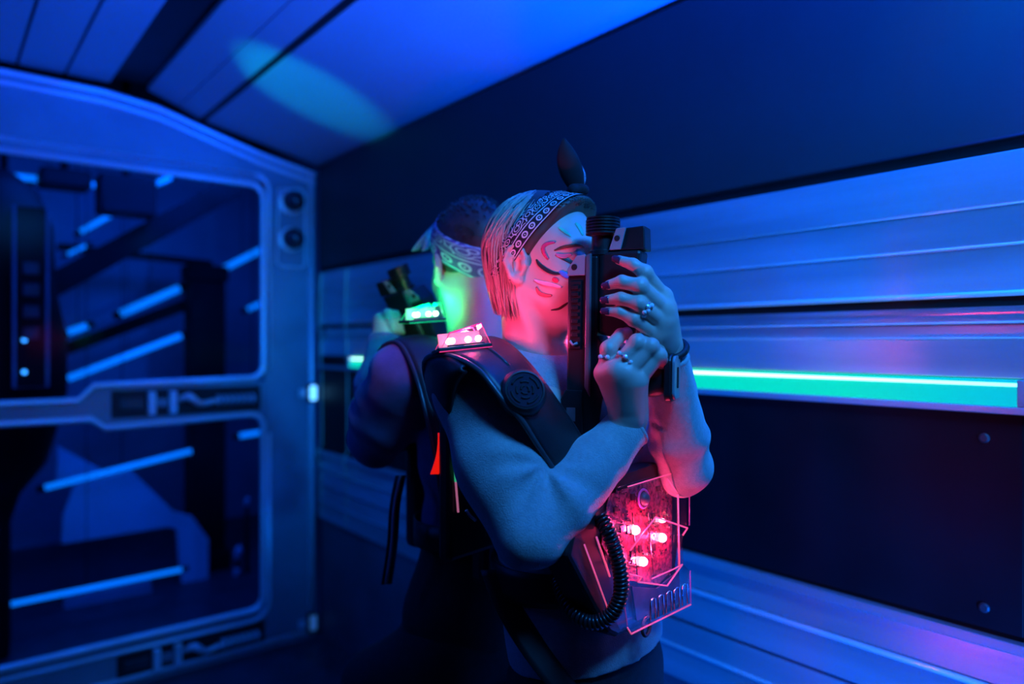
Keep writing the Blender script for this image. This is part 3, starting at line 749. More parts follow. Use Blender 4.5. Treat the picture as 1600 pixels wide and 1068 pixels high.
# inner figure under the clothes, so the body is one whole
def inner_body(neck, chest, belly, hip, joints, legs, Bm, h=0.007, sc=1.0):
    pts = [neck, chest, hip] + [p for c in joints + legs for p in c]
    F = Field(np.min(pts, 0) - 0.2, np.max(pts, 0) + 0.16, h)
    F.cap(neck + hU*0.05, chest, 0.045, 0.06, 0.0)
    F.ell(chest, (0.085*sc, 0.135*sc, 0.15), 0.04, Bm); F.ell(belly, (0.08*sc, 0.115*sc, 0.14), 0.05, Bm); F.ell(hip, (0.09*sc, 0.14*sc, 0.11), 0.05, Bm)
    for s, e, w_ in joints: F.cap(neck*0.5 + s*0.5, s, 0.035, 0.042, 0.03); F.cap(s, e, 0.042, 0.032, 0.02); F.cap(e, w_, 0.032, 0.02, 0.015)
    for a, b, c, t in legs: F.cap(a, b, 0.068, 0.045, 0.03); F.cap(b, c, 0.045, 0.03, 0.02); F.cap(c, t, 0.028, 0.022, 0.02)
    return F.mesh()
chW = arr(0.068, 1.205, -0.17); beW = arr(0.102, 1.205, -0.34); hiW = arr(0.125, 1.205, -0.52)
lgW = []
for s, fx in ((1, 0.0), (-1, 0.06)):
    hipj = hiW + bR*s*0.075 + arr(0, 0, -0.04); kn = hiW + bR*s*0.085 + bF*(0.03+fx) + arr(0, 0, -0.46); an = hiW + bR*s*0.09 + bF*fx + arr(0, 0, -0.82); to = an + bF*0.13 + arr(0, 0, -0.04)
    lgW.append((hipj, kn, an, to))
bod = Soup().add(headW).add(handL).add(handR).add(inner_body(neckW, chW, beW, hiW, [(Sr, Er, Wr), (Sl, El, Wl)], lgW, BM))
v_, q_ = bod.arrays(); bodyW = obj_np('body', v_, q_, M_skin, W)

# ---- sweater
sw = Field((-0.20, 0.88, -0.60), (0.40, 1.46, 0.06), 0.0034)
sw.ell(chW, (0.108, 0.155, 0.165), 0.0, BM)
sw.ell(beW, (0.104, 0.145, 0.17), 0.06, BM)
sw.ell(hiW + arr(0, 0, 0.03), (0.112, 0.152, 0.15), 0.06, BM)
for s in (-1, 1): sw.ell(chW + bF*0.075 + bR*s*0.068 + arr(0, 0, -0.02), (0.055, 0.06, 0.06), 0.04, BM)
for S in (Sr, Sl): sw.cap(neckW + arr(0, 0, -0.02), S, 0.048, 0.052, 0.05)
sw.path([Sr, Sr*0.45+Er*0.55, Er], [0.058, 0.061, 0.050], 0.03)
sw.path([Er, Er*0.72+Wr*0.28, Er*0.3+Wr*0.7, Wr], [0.050, 0.050, 0.040, 0.0315], 0.004)
sw.path([Sl, Sl*0.45+El*0.55, El], [0.058, 0.056, 0.046], 0.03)
sw.path([El, El*0.7+Wl*0.3, El*0.3+Wl*0.7, Wl], [0.046, 0.046, 0.036, 0.0295], 0.004)
# sleeve folds that fan out from the inside of a bent elbow
def radial_folds(F, e, a, b, r, amp, waves):
    da = unit(a-e); db = unit(b-e); mid = unit(da+db); nrm = unit(np.cross(da, db)); side = np.cross(nrm, mid)
    sa = math.sqrt(max(0.05, (1 - float(np.dot(da, db)))/2)); c = e + mid*min(0.12, r/sa*0.92)
    sl, g = F.sub(e - 0.16, e + 0.16, 0)
    x, y, z = g[0]-c[0], g[1]-c[1], g[2]-c[2]
    u = x*mid[0] + y*mid[1] + z*mid[2]; w_ = x*side[0] + y*side[1] + z*side[2]
    rr = np.sqrt(u*u + w_*w_); ph = np.arctan2(w_, -u)
    env = np.minimum(rr/0.030, 1.0)*np.exp(-np.maximum(rr-0.05, 0)/0.035)*np.clip(0.4 - u/0.03, 0, 1)
    s_ = np.sin(waves*ph + 0.9*np.sin(38*rr) + 0.5)
    F.f[sl] += (-amp*env*np.sign(s_)*np.abs(s_)**0.7).astype(np.float32)*0.5 + (-amp*env*0.5*s_).astype(np.float32)
radial_folds(sw, Er, Sr, Wr, 0.050, 0.0036, 7); radial_folds(sw, El, Sl, Wl, 0.046, 0.0030, 7)
# creases pressed in along the sleeve and torso by slow waves
X_, Y_, Z_ = sw.ax[0][:, None, None], sw.ax[1][None, :, None], sw.ax[2][None, None, :]
sw.f += (0.0016*np.sin(70*X_ + 38*Z_ + 2.0*np.sin(25*Y_)) * np.sin(33*Y_ - 21*Z_ + 1.3*np.sin(40*X_))).astype(np.float32)
# sleeve ends, neck opening, hem
dR = unit(Wr - Er); dL = unit(Wl - El)
def cut_end(F, w_, d, r):
    sl, g = F.sub(w_ - r*1.6, w_ + d*0.05 + r*1.6, 0)
    dd = (g[0]-w_[0])*d[0] + (g[1]-w_[1])*d[1] + (g[2]-w_[2])*d[2]
    rad = np.sqrt(np.maximum((g[0]-w_[0])**2 + (g[1]-w_[1])**2 + (g[2]-w_[2])**2 - dd**2, 0))
    F.f[sl] = np.where((rad < r*1.5) & (dd > -0.03) & (dd < 0.045), np.maximum(F.f[sl], dd), F.f[sl])
cut_end(sw, Wr, dR, 0.034); cut_end(sw, Wl, dL, 0.032)
sw.ell(neckW + arr(0, 0, 0.055) + bF*0.012, (0.060, 0.070, 0.075), 0.006, BM, 'sub')
hem_n = unit(arr(-0.10, 0.0, 1.0))
sw.plane(hiW + arr(0, 0, 0.025), hem_n)
v_, q_ = sw.mesh(); sweater = obj_np('sweater', v_, q_, M_sweater, W)
bvhS = BVHTree.FromPolygons([Vector(p) for p in v_], [tuple(q) for q in q_])
# ribbed cuffs and neckband
def ring_pts(c, n, r, k=28, u=None, ry=None):
    n = unit(n); u = unit(np.cross(n, (0.3, 0.2, 0.9))) if u is None else unit(u); w_ = np.cross(n, u); ry = r if ry is None else ry
    return [c + u*r*math.cos(2*math.pi*i/k) + w_*ry*math.sin(2*math.pi*i/k) for i in range(k)]
MB().tube(ring_pts(Wr - dR*0.004, dR, 0.0295), 0.0042, 6, closed=True).build('cuff', M_rib, sweater, smooth=True)
MB().tube(ring_pts(Wl - dL*0.004, dL, 0.0270), 0.0042, 6, closed=True).build('cuff', M_rib, sweater, smooth=True)
nb = neckW + arr(0, 0, 0.004) + bF*0.010
MB().tube([nb + bF*(0.0585*math.cos(a)) + bR*(0.068*math.sin(a)) + hU*(-0.010*math.cos(a) + 0.004) for a in np.linspace(0, 2*math.pi, 37)[:-1]], 0.0060, 8, closed=True).build('neckband', M_rib, sweater, smooth=True)

# ---- trousers and shoes
tr = Field((-0.12, 0.95, -1.41), (0.40, 1.48, -0.44), 0.006)
tr.ell(hiW + arr(0, 0, -0.01), (0.108, 0.146, 0.12), 0.0, BM)
for a, b, c, t in lgW: tr.cap(a, b, 0.085, 0.058, 0.03); tr.cap(b, c, 0.058, 0.045, 0.02)
tr.plane(hiW + arr(0, 0, 0.045), (0, 0, -1))
v_, q_ = tr.mesh(); obj_np('trousers', v_, q_, M_jeans, W)
def shoes(legs, f, parent, m):
    for a, b, c, t in legs:
        F = Field(np.minimum(c, t) - 0.12, np.maximum(c, t) + 0.12, 0.005)
        F.cap(c + arr(0, 0, 0.02), c - arr(0, 0, 0.05), 0.045, 0.044, 0.0); base = arr(c[0], c[1], -1.42 + 0.036)
        F.cap(base - f*0.03, base + f*0.15, 0.042, 0.040, 0.03)
        F.plane(arr(0, 0, -1.419), (0, 0, 1))
        v_, q_ = F.mesh(); obj_np('shoe', v_, q_, m, parent)
shoes(lgW, bF, W, M_shoe)

# ---- hair: cap + strands
ec = np.array([-0.014, 0, 0.037])
def HP(x, y, z): return Hc + hF*x + hL*y + hU*z
hairc = np.array([-0.016, 0, 0.030]); hairr = np.array([0.094, 0.081, 0.0945])
hc = Field(Hc - 0.15, Hc + 0.16, 0.0025)
hc.ell(HP(-0.014, 0, 0.037), (0.102, 0.079, 0.090), 0.0, HM)
hc.ell(HP(0.056, 0, 0.074), (0.046, 0.060, 0.036), 0.02, HM)
hc.plane(HP(0.022, 0, 0.030), -hF*1.28 + hU*1.0, 0.006)                # hairline from temple to brow
hb = Field(Hc - 0.15, Hc + 0.16, 0.0025)
hb.ell(HP(-0.040, 0, 0.015), (0.068, 0.076, 0.094), 0.0, HM)
hb.plane(HP(0, 0, -0.040), (0, 0, 1), 0.01); hb.plane(HP(-0.022, 0, 0), -hF - hU*0.25, 0.012)
hc.f = np.minimum(hc.f, hb.f)
v_, q_ = hc.mesh(); hair = obj_np('hair', v_, q_, M_blond_shade, W)
bvhH = BVHTree.FromPolygons([Vector(p) for p in v_], [tuple(q) for q in q_])
def over_hair(q, lift):
    c = HP(*ec); p = HP(*q); dr = unit(p-c); hit = bvhH.ray_cast(Vector(c + dr*0.2), Vector(-dr), 0.2)
    return p if hit[0] is None else c + dr*max(np.linalg.norm(p-c), np.linalg.norm(np.array(hit[0])-c) + lift)
mbA, mbB = MB(), MB()
g = np.random.default_rng(3)
for i in range(620):
    side = -1 if g.random() < 0.72 else 1
    az = R(g.uniform(88, 180)) * side                      # 90 = beside the ear, 180 = back
    top = R(g.uniform(38, 86)); n = 14; pts = []
    grow = -abs(g.normal(0, 0.0030)) + 0.0015; zend = -0.053 - g.uniform(0, 0.026) + 0.012*math.cos(az*2)
    wig = g.uniform(0, 6.28); wa = g.uniform(0.0005, 0.0022); taz = az + g.normal(0, 0.07) ; laz = az - side*0.95*g.random()
    for k in range(n):
        t = k/(n-1)
        if t < 0.6:
            el = top*(1 - t/0.6); a_ = laz + (az-laz)*(t/0.6)
            p = hairc + (hairr + grow)*np.array([math.cos(el)*math.cos(a_), math.cos(el)*math.sin(a_), math.sin(el)])
        else:
            u = (t-0.6)/0.4; a_ = az + (taz-az)*u
            rr = (hairr + grow)*(1 - 0.20*u*u)
            p = np.array([hairc[0] + rr[0]*math.cos(a_), hairc[1] + rr[1]*math.sin(a_), hairc[2] + (zend-hairc[2])*u])
        p = p + wa*np.array([math.sin(7*t+wig), math.cos(6*t+wig), 0])
        pts.append(HP(*p))
    r0 = g.uniform(0.0006, 0.0024)
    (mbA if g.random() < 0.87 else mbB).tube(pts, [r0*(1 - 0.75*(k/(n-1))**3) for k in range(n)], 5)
for i in range(150):                                       # hair swept back from the brow under the bandana
    y0 = g.uniform(-0.062, 0.062); pts = []
    el0 = g.uniform(0.0, 0.35)
    for k in range(9):
        t = k/8; ph = R(36 + 30*t) + el0*0.15
        sx = math.sqrt(max(0.05, 1-(y0/0.080)**2))
        pts.append(over_hair((-0.014 + 0.1035*math.cos(ph)*sx, y0*(1.0), 0.037 + 0.0915*math.sin(ph)*sx), 0.0006))
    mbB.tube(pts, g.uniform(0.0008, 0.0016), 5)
tag(mbA.build('hair_strands', M_blond, hair, smooth=True), kind='stuff'); tag(mbB.build('under_strands', M_blond_shade, hair, smooth=True), kind='stuff')

# ---- bandana: band over the head, knot and tails
def bandana_mat(name, dark, light, rep, vlines=True):
    m = bpy.data.materials.new(name); m.use_nodes = True; nt = m.node_tree; b = nt.nodes['Principled BSDF']
    N = nt.nodes.new; L = nt.links.new
    uv = N('ShaderNodeTexCoord'); sx = N('ShaderNodeSeparateXYZ'); L(uv.outputs['UV'], sx.inputs[0])
    def M_(op, a, c=None, d=None):
        n = N('ShaderNodeMath'); n.operation = op
        for i, q in enumerate((a, c, d)):
            if q is None: continue
            if isinstance(q, (int, float)): n.inputs[i].default_value = q
            else: L(q, n.inputs[i])
        return n.outputs[0]
    u, v = sx.outputs['X'], sx.outputs['Y']
    # row of rings in the lower half
    fu = M_('SUBTRACT', M_('FRACT', M_('MULTIPLY', u, rep)), 0.5)
    dv = M_('MULTIPLY', M_('SUBTRACT', v, 0.27), 3.6)
    d = M_('SQRT', M_('ADD', M_('MULTIPLY', M_('MULTIPLY', fu, fu), 1.7), M_('MULTIPLY', dv, dv)))
    ring = M_('MULTIPLY', M_('GREATER_THAN', d, 0.26), M_('LESS_THAN', d, 0.46))
    dot = M_('LESS_THAN', d, 0.09)
    def line(c, w_): return M_('LESS_THAN', M_('ABSOLUTE', M_('SUBTRACT', v, c)), w_)
    ln = M_('MAXIMUM', line(0.06, 0.022), line(0.48, 0.022))
    # curls in the upper half
    vo = N('ShaderNodeTexVoronoi'); vo.inputs['Scale'].default_value = 1.0
    cb = N('ShaderNodeCombineXYZ'); L(M_('MULTIPLY', u, rep*1.1), cb.inputs[0]); L(M_('MULTIPLY', v, 4.0), cb.inputs[1]); L(cb.outputs[0], vo.inputs['Vector'])
    cw = M_('GREATER_THAN', M_('SINE', M_('MULTIPLY', vo.outputs['Distance'], 22.0)), 0.45)
    cur = M_('MULTIPLY', cw, M_('GREATER_THAN', v, 0.56))
    pat = M_('MAXIMUM', M_('MAXIMUM', M_('MAXIMUM', ring, dot), ln), cur)
    mx = N('ShaderNodeMix'); mx.data_type = 'RGBA'; mx.inputs[6].default_value = dark + (1,); mx.inputs[7].default_value = light + (1,)
    L(pat, mx.inputs[0]); L(mx.outputs[2], b.inputs['Base Color']); b.inputs['Roughness'].default_value = 0.8
    nz = N('ShaderNodeTexNoise'); nz.inputs['Scale'].default_value = 500; bp = N('ShaderNodeBump'); bp.inputs['Strength'].default_value = 0.15
    L(nz.outputs[0], bp.inputs['Height']); L(bp.outputs[0], b.inputs['Normal'])
    return m
M_band = bandana_mat('black_bandana_print', (0.008, 0.008, 0.012), (0.62, 0.64, 0.7), 30)
ec = np.array([-0.014, 0, 0.037]); er_ = np.array([0.1065, 0.0835, 0.0945])
def on_ell(p):
    d = (np.asarray(p) - ec)/er_; return ec + er_*d/np.linalg.norm(d)
c0 = np.array([-0.026, 0, 0.012]); uu = np.array([0.083, 0, 0.108]); un = unit(np.array([0.108, 0, -0.083]))
P = []
for a in np.linspace(-1.95, 1.95, 81):
    row = []
    for j in range(9):
        t = j/8 - 0.5; wd = 0.036 if abs(a) < 1.6 else 0.026
        p = c0 + uu*math.cos(a) + np.array([0, 1, 0])*0.084*math.sin(a) - un*t*wd
        q = on_ell(p); q = ec + (q-ec)*(1 + 0.004*math.sin(9*a + 5*t) + 0.010*math.cos(math.pi*t))
        row.append(over_hair(q, 0.003))
    P.append(row)
band = grid_sheet(P, 'bandana', M_band, W, 0.0014)
kn = over_hair(ec + (on_ell(c0+uu)-ec)*1.05, 0.008)
fk = Field(kn - 0.04, kn + 0.04, 0.002)
fk.ell(kn, (0.014, 0.012, 0.011), 0, HM); fk.cap(kn - hL*0.012, kn + hL*0.012, 0.009, 0.009, 0.006); fk.cap(kn - hF*0.010, kn + hF*0.012, 0.008, 0.009, 0.006)
v_, q_ = fk.mesh(); obj_np('knot', v_, q_, mat('black_bandana_plain', (0.008, 0.008, 0.012), 0.85, var=0.3, vscale=60), band)
def leaf(base, tip, wdir, bend, width, name, thick=0.0016):
    base = np.asarray(base); P = []
    for i in range(17):
        t = i/16; c = base + (tip-base)*t + bend*math.sin(math.pi*t)
        w_ = width*(math.sin(math.pi*min(1, 0.12+0.88*t)**0.8))**0.9 * (1 if t < 0.97 else 0.5) + 0.0008
        P.append([c + wdir*w_*s + unit(np.cross(wdir, tip-base))*0.35*w_*(1-s*s) for s in np.linspace(-1, 1, 9)])
    return grid_sheet(P, name, MATS['black_bandana_plain'], band, thick)
kd = kn[1]
leaf(kn + hU*0.004, V(881, 216, kd-0.01), unit(arr(0.95, -0.25, 0.12)), arr(-0.004, -0.005, 0.004), 0.0180, 'bandana_tail')
o = leaf(kn + arr(0.004, -0.004, 0.003), V(903, 252, kd+0.015), unit(arr(0.75, 0.6, 0.1)), arr(0.006, 0.002, 0), 0.007, 'bandana_tail')
o.data.materials[0] = M_band

# ---- face paint strokes, brow, lashes and lip line laid on the skin
def stroke(pix, width, col, name, lift=0.0007, parent=None, rough=0.5, bvh=None, wd=None):
    bvh = bvh or bvhW
    pts = smooth_path([arr(a, b, 0) for a, b in pix], 18); rows = []
    for i, p in enumerate(pts):
        t = unit(pts[min(i+1, 17)] - pts[max(i-1, 0)]); n2 = arr(-t[1], t[0], 0); e = i/17
        w_ = width*(0.25 + 0.75*math.sin(math.pi*min(max(e, 0.02), 0.98))**0.6)
        row = []
        for s in (-1, -0.5, 0, 0.5, 1):
            q = p + n2*w_*0.5*s; hp = hit_point(bvh, q[0], q[1], lift)
            if hp is None: return None
            row.append(hp[0])
        rows.append(row)
    nm = 'paint_%02x%02x%02x' % tuple(int(255*c) for c in col)
    return grid_sheet(rows, name, mat(nm, col, rough, var=0.12, vscale=60), parent or W, 0.0004)
stroke([(838, 405), (843, 413), (853, 421), (866, 427), (878, 427)], 6, (0.006, 0.03, 0.03), 'face_paint')
stroke([(868, 378), (856, 380), (849, 386), (851, 396), (857, 405)], 6, (0.75, 0.05, 0.16), 'face_paint')
stroke([(872, 355), (881, 361), (892, 369)], 5, (0.15, 0.65, 0.35), 'face_paint')
stroke([(899, 348), (906, 356), (911, 368)], 6, (0.15, 0.55, 0.30), 'face_paint')
stroke([(868, 397), (880, 400), (893, 397)], 8, (0.8, 0.18, 0.30), 'face_paint')
stroke([(864, 434), (868, 437), (873, 439)], 8, (0.75, 0.03, 0.10), 'face_paint')
stroke([(838, 448), (843, 457), (853, 461), (863, 461)], 6, (0.6, 0.08, 0.10), 'face_paint')
stroke([(834, 437), (848, 442), (864, 445), (878, 449)], 7, (0.85, 0.5, 0.6), 'face_paint')
stroke([(874, 424), (884, 430), (892, 433)], 9, (0.10, 0.22, 0.75), 'face_paint')
stroke([(861, 484), (873, 482), (881, 477), (888, 472)], 4, (0.05, 0.01, 0.015), 'lip_line')
stroke([(866, 391), (880, 386), (900, 383), (913, 386)], 5, (0.10, 0.06, 0.04), 'eyebrow')
stroke([(874, 402), (886, 407), (897, 412), (906, 412)], 4, (0.01, 0.008, 0.008), 'eyelashes')

# ---- rings, bracelet, ear studs, nails
def ring(p, q, r, name='ring', stones=3):
    d = unit(q-p); c = (p+q)/2
    o = MB().tube(ring_pts(c, d, r, 24), 0.0014, 6, closed=True).build(name, M_silver, W, smooth=True)
    toward = unit(-c - d*np.dot(-c, d)); sid = np.cross(d, toward)
    for k in range(stones):
        a = (k - (stones-1)/2)*0.75
        pc = c + (toward*math.cos(a) + sid*math.sin(a))*(r+0.0022) + d*0.0015*(k % 2)
        MB().lathe([(0.0015, -0.002), (0.0036, 0.0), (0.0030, 0.0018), (0.0014, 0.0028)], pc, toward*math.cos(a)+sid*math.sin(a), 8).build('stone', M_gem, o)
    return o
f3 = fl[2][0]; ring(f3[0]*0.35+f3[1]*0.65, f3[0]*0.15+f3[1]*0.85, 0.0108)
ring(f3[0]*0.30+f3[1]*0.70-arr(0, 0, 0.0), f3[0]*0.05+f3[1]*0.95, 0.0107, stones=2)
f4 = fr[1][0]; ring(f4[0]*0.62+f4[1]*0.38, f4[0]*0.48+f4[1]*0.52, 0.0122)
f5 = fr[0][0]; ring(f5[0]*0.40+f5[1]*0.60, f5[0]*0.22+f5[1]*0.78, 0.0118)
MB().tube(ring_pts(Wl + dL*0.012, dL, 0.0275, 28), 0.0050, 8, closed=True).build('bracelet', M_wrist, W, smooth=True)
earc = HP(-0.012, -0.075, 0)
for dx, dz in ((-0.016, 0.012), (-0.0185, 0.004), (-0.006, -0.026)):
    p = earc + hF*dx*0.9 - hL*(0.012 if dz > -0.02 else 0.008) + hU*dz
    MB().lathe([(0.0006, -0.002), (0.0016, -0.0008), (0.0016, 0.0008), (0.0006, 0.0016)], p, -hL, 8).build('ear_stud', M_silver, W, smooth=True)
for pt, rd in fl + fr[:1]:
    tip, dip = pt[3], pt[2]; d = unit(tip-dip); tw = unit(-tip - d*np.dot(-tip, d)); sd = np.cross(d, tw)
    rows = []
    for i in range(7):
        a = i/6; l = -0.004 + 0.013*a; ww = 0.95*(1 if a < 0.75 else math.sqrt(max(0, 1-((a-0.75)/0.27)**2)))
        rows.append([tip + d*l + (tw*math.cos(t*ww) + sd*math.sin(t*ww))*(rd[3]*(1.06 - 0.10*a*a)) for t in np.linspace(-0.85, 0.85, 7)])
    grid_sheet(rows, 'fingernail', M_nail, W, 0.0008)
# ================================================================== BLASTERS
M_gun = mat('blaster_black', (0.011, 0.012, 0.015), 0.38, var=0.25, vscale=20, bump=0.04, bscale=300)
M_gun2 = mat('blaster_grey', (0.10, 0.11, 0.13), 0.42, var=0.12, vscale=20)
M_gun3 = mat('blaster_plate', (0.26, 0.28, 0.32), 0.35, var=0.1, vscale=20)
M_hole = mat('blaster_hole', (0.003, 0.003, 0.004), 0.7, var=0.2)
def blaster(o, G, N, U, label, full=True):
    """origin at the pistol grip, muzzle along U, grip along G, near flank along N"""
    o = np.asarray(o, float)
    def P(g, n, z): return o + G*g + N*n + U*z
    base = P(-0.02, 0, -0.11)
    r = vroot('laser_blaster', base); tag(r, label, 'toy blaster')
    def plate(poly, n0, n1, name, m, parent=None, bevel=0.0025):
        mb = MB().prism([P(g, n0, z) for g, z in poly], N, n1-n0)
        return mb.build(name, m, parent or r, bevel=bevel)
    body = plate([(-0.058, 0.146), (-0.058, -0.020), (-0.066, -0.034), (-0.066, -0.112), (-0.034, -0.112), (-0.010, -0.085), (-0.002, -0.030), (0.012, -0.024), (0.012, 0.030), (-0.012, 0.060), (-0.012, 0.176), (-0.046, 0.176)], -0.024, 0.024, 'receiver', M_gun)
    plate([(-0.012, 0.062), (0.040, 0.052), (0.047, 0.075), (0.050, 0.165), (0.052, 0.182), (-0.012, 0.182)], -0.021, 0.021, 'fore_grip', M_gun, bevel=0.005)
    # top plates
    hp = plate([(-0.0575, 0.1480), (-0.0575, 0.158), (-0.043, 0.1775), (-0.029, 0.1785), (-0.029, 0.1480)], 0.0242, 0.0275, 'hole_plate', M_gun3, bevel=0.001)
    MB().lathe([(0.0045, 0), (0.0045, 0.0008)], P(-0.0465, 0.0272, 0.1605), N, 16).build('hole', M_hole, hp)
    plate([(-0.0285, 0.177), (-0.0285, -0.015), (-0.020, -0.030), (-0.020, 0.180)], 0.0242, 0.030, 'side_rail', M_gun2, bevel=0.002)
    sl = plate([(-0.054, 0.140), (-0.054, 0.040), (-0.036, 0.040), (-0.036, 0.140)], 0.0242, 0.0262, 'vent_frame', M_gun, bevel=0.001)
    for k in range(8):
        z0 = 0.058 + k*0.0100; plate([(-0.0505, z0), (-0.0505, z0+0.0055), (-0.0395, z0+0.0055), (-0.0395, z0)], 0.0264, 0.0282, 'vent_rib', M_gun, sl, 0.0006)
    MB().tube([P(-0.052, 0.027, 0.052), P(-0.047, 0.029, 0.046), P(-0.040, 0.027, 0.049)], 0.0022, 6).build('latch', M_gun3, sl, smooth=True)
    plate([(-0.066, -0.034), (-0.058, -0.020), (-0.032, -0.020), (-0.030, -0.100), (-0.064, -0.100)], 0.0242, 0.0275, 'lower_plate', M_gun, bevel=0.002)
    plate([(-0.056, -0.046), (-0.056, -0.066), (-0.042, -0.066), (-0.042, -0.046)], 0.0277, 0.0286, 'badge', M_gun2, bevel=0.0005)
    MB().tube([P(-0.050, 0.0285, -0.076), P(-0.030, 0.0285, -0.104)], 0.0014, 6).build('edge_line', M_gun3, r, smooth=True)
    # muzzle with rings
    mz = P(-0.0115, 0.002, 0.182)
    prof = [(0.021, -0.004), (0.021, 0.002), (0.0165, 0.004), (0.0165, 0.024), (0.019, 0.026)]
    z = 0.027
    for k in range(5): prof += [(0.0255, z), (0.0255, z+0.0028), (0.0232, z+0.0031), (0.0232, z+0.0042)]; z += 0.0045
    prof += [(0.0245, z), (0.0245, z+0.002), (0.019, z+0.002), (0.018, z-0.012), (0.001, z-0.012)]
    MB().lathe(prof, mz, U, 36).build('muzzle', M_gun, r, smooth=False)
    MB().lathe([(0.0165, 0), (0.0165, 0.0015)], mz + U*(z-0.0115), U, 24).build('muzzle_lens', M_gun2, r)
    # sight box
    bx = plate([(0.005, 0.183), (0.015, 0.214), (0.055, 0.2165), (0.0565, 0.1825)], -0.018, 0.018, 'sight_box', M_gun, bevel=0.002)
    hp = plate([(0.0035, 0.1835), (0.0145, 0.2145), (0.0295, 0.2155), (0.0215, 0.1835)], 0.0182, 0.021, 'hole_plate', M_gun3, bevel=0.001)
    MB().lathe([(0.0042, 0), (0.0042, 0.0008)], P(0.0160, 0.0207, 0.2000), N, 16).build('hole', M_hole, hp)
    # pistol grip with end plate
    pg = []
    for i in range(9):
        g = 0.0 + 0.088*i/8; hh = 0.026 + 0.003*math.cos(i*1.1)
        pg.append([P(g, 0.0165*math.cos(a), hh*math.sin(a)) for a in np.linspace(0, 2*math.pi, 21)[:-1]])
    mb = MB(); 
    for row in pg: mb.v += [tuple(p) for p in row]
    for i in range(8):
        for j in range(20): mb.f.append((i*20+j, i*20+(j+1) % 20, (i+1)*20+(j+1) % 20, (i+1)*20+j))
    mb.f += [tuple(range(20))[::-1], tuple(range(160, 180))]
    mb.build('pistol_grip', M_gun, r, smooth=True)
    def rr(gc, hn, hz, n=6):
        out = []; rad = min(hn, hz)*0.6
        for sx, sz, a0 in ((1, 1, 0), (-1, 1, 90), (-1, -1, 180), (1, -1, 270)):
            for k in range(n+1):
                a = R(a0 + 90*k/n); out.append(P(gc, sx*(hn-rad) + rad*math.cos(a), sz*(hz-rad) + rad*math.sin(a)))
        return out
    MB().prism(rr(0.086, 0.0225, 0.034), G, 0.010).build('grip_collar', M_gun, r, bevel=0.002)
    ep = MB().prism(rr(0.0965, 0.0185, 0.031), G, 0.0045).build('grip_end_plate', M_gun3, r, bevel=0.0015)
    MB().prism(rr(0.1011, 0.0045, 0.015), G, 0.0008).build('slot', M_hole, ep)
    # trigger and guard
    MB().tube(smooth_path([P(0.004, 0, 0.026), P(0.030, 0, 0.030), P(0.042, 0, 0.042), P(0.040, 0, 0.056)], 12), 0.003, 8).build('trigger_guard', M_gun, r, smooth=True)
    MB().tube(smooth_path([P(-0.004, 0, 0.040), P(0.010, 0, 0.042), P(0.018, 0, 0.036)], 8), 0.0035, 8).build('trigger', M_gun2, r, smooth=True)
    return r
gG = unit(arr(0.906, -0.423, 0)); gN = unit(arr(-0.423, -0.906, 0)); gU = unit(arr(0.012, 0, 1))
GO = arr(0.1434, 1.072, -0.0505)
blaster(GO, gG, gN, gU, 'black toy blaster held upright in front of the painted face')

# ================================================================== VESTS
M_pad = mat('vest_pad', (0.016, 0.017, 0.021), 0.42, var=0.2, vscale=30, bump=0.06, bscale=500)
M_rim = mat('vest_piping', (0.05, 0.055, 0.065), 0.3, var=0.2)
M_vest = mat('vest_shell', (0.010, 0.010, 0.013), 0.45, var=0.3, vscale=20)
M_clear = glass_mat('clear_plastic', (0.92, 0.92, 0.95), 0.06, 0.06)
def edge_glow(name, col, st): return mat(name, col, 0.3, emis=col, estr=st, var=0.0)  # emission stands in for led light piped to the plastic edges
def pad(outer, inner, parent, arch=0.010, n=40, thick=0.007, glint=True):
    A = smooth_path(outer, n); B = smooth_path(inner, n); P = []
    for i, (a, b) in enumerate(zip(A, B)):
        t = (A[min(i+1, n-1)] - A[max(i-1, 0)] + B[min(i+1, n-1)] - B[max(i-1, 0)]); nn = unit(np.cross(t, b-a))
        if i == 0: ref = None
        if np.dot(nn, parent['_out'] if '_out' in parent else nn) < 0: nn = -nn
        P.append([a + (b-a)*s + nn*arch*(1-(2*s-1)**2) for s in np.linspace(0, 1, 11)])
    o = grid_sheet(P, 'shoulder_pad', M_pad, parent, thick)
    MB().tube(A, 0.0042, 8).build('piping', M_rim, o, smooth=True)
    MB().tube(B, 0.0036, 8).build('piping', M_rim, o, smooth=True)
    seam = [np.array(r_[4]) + 0.0 for r_ in P]
    return o, P
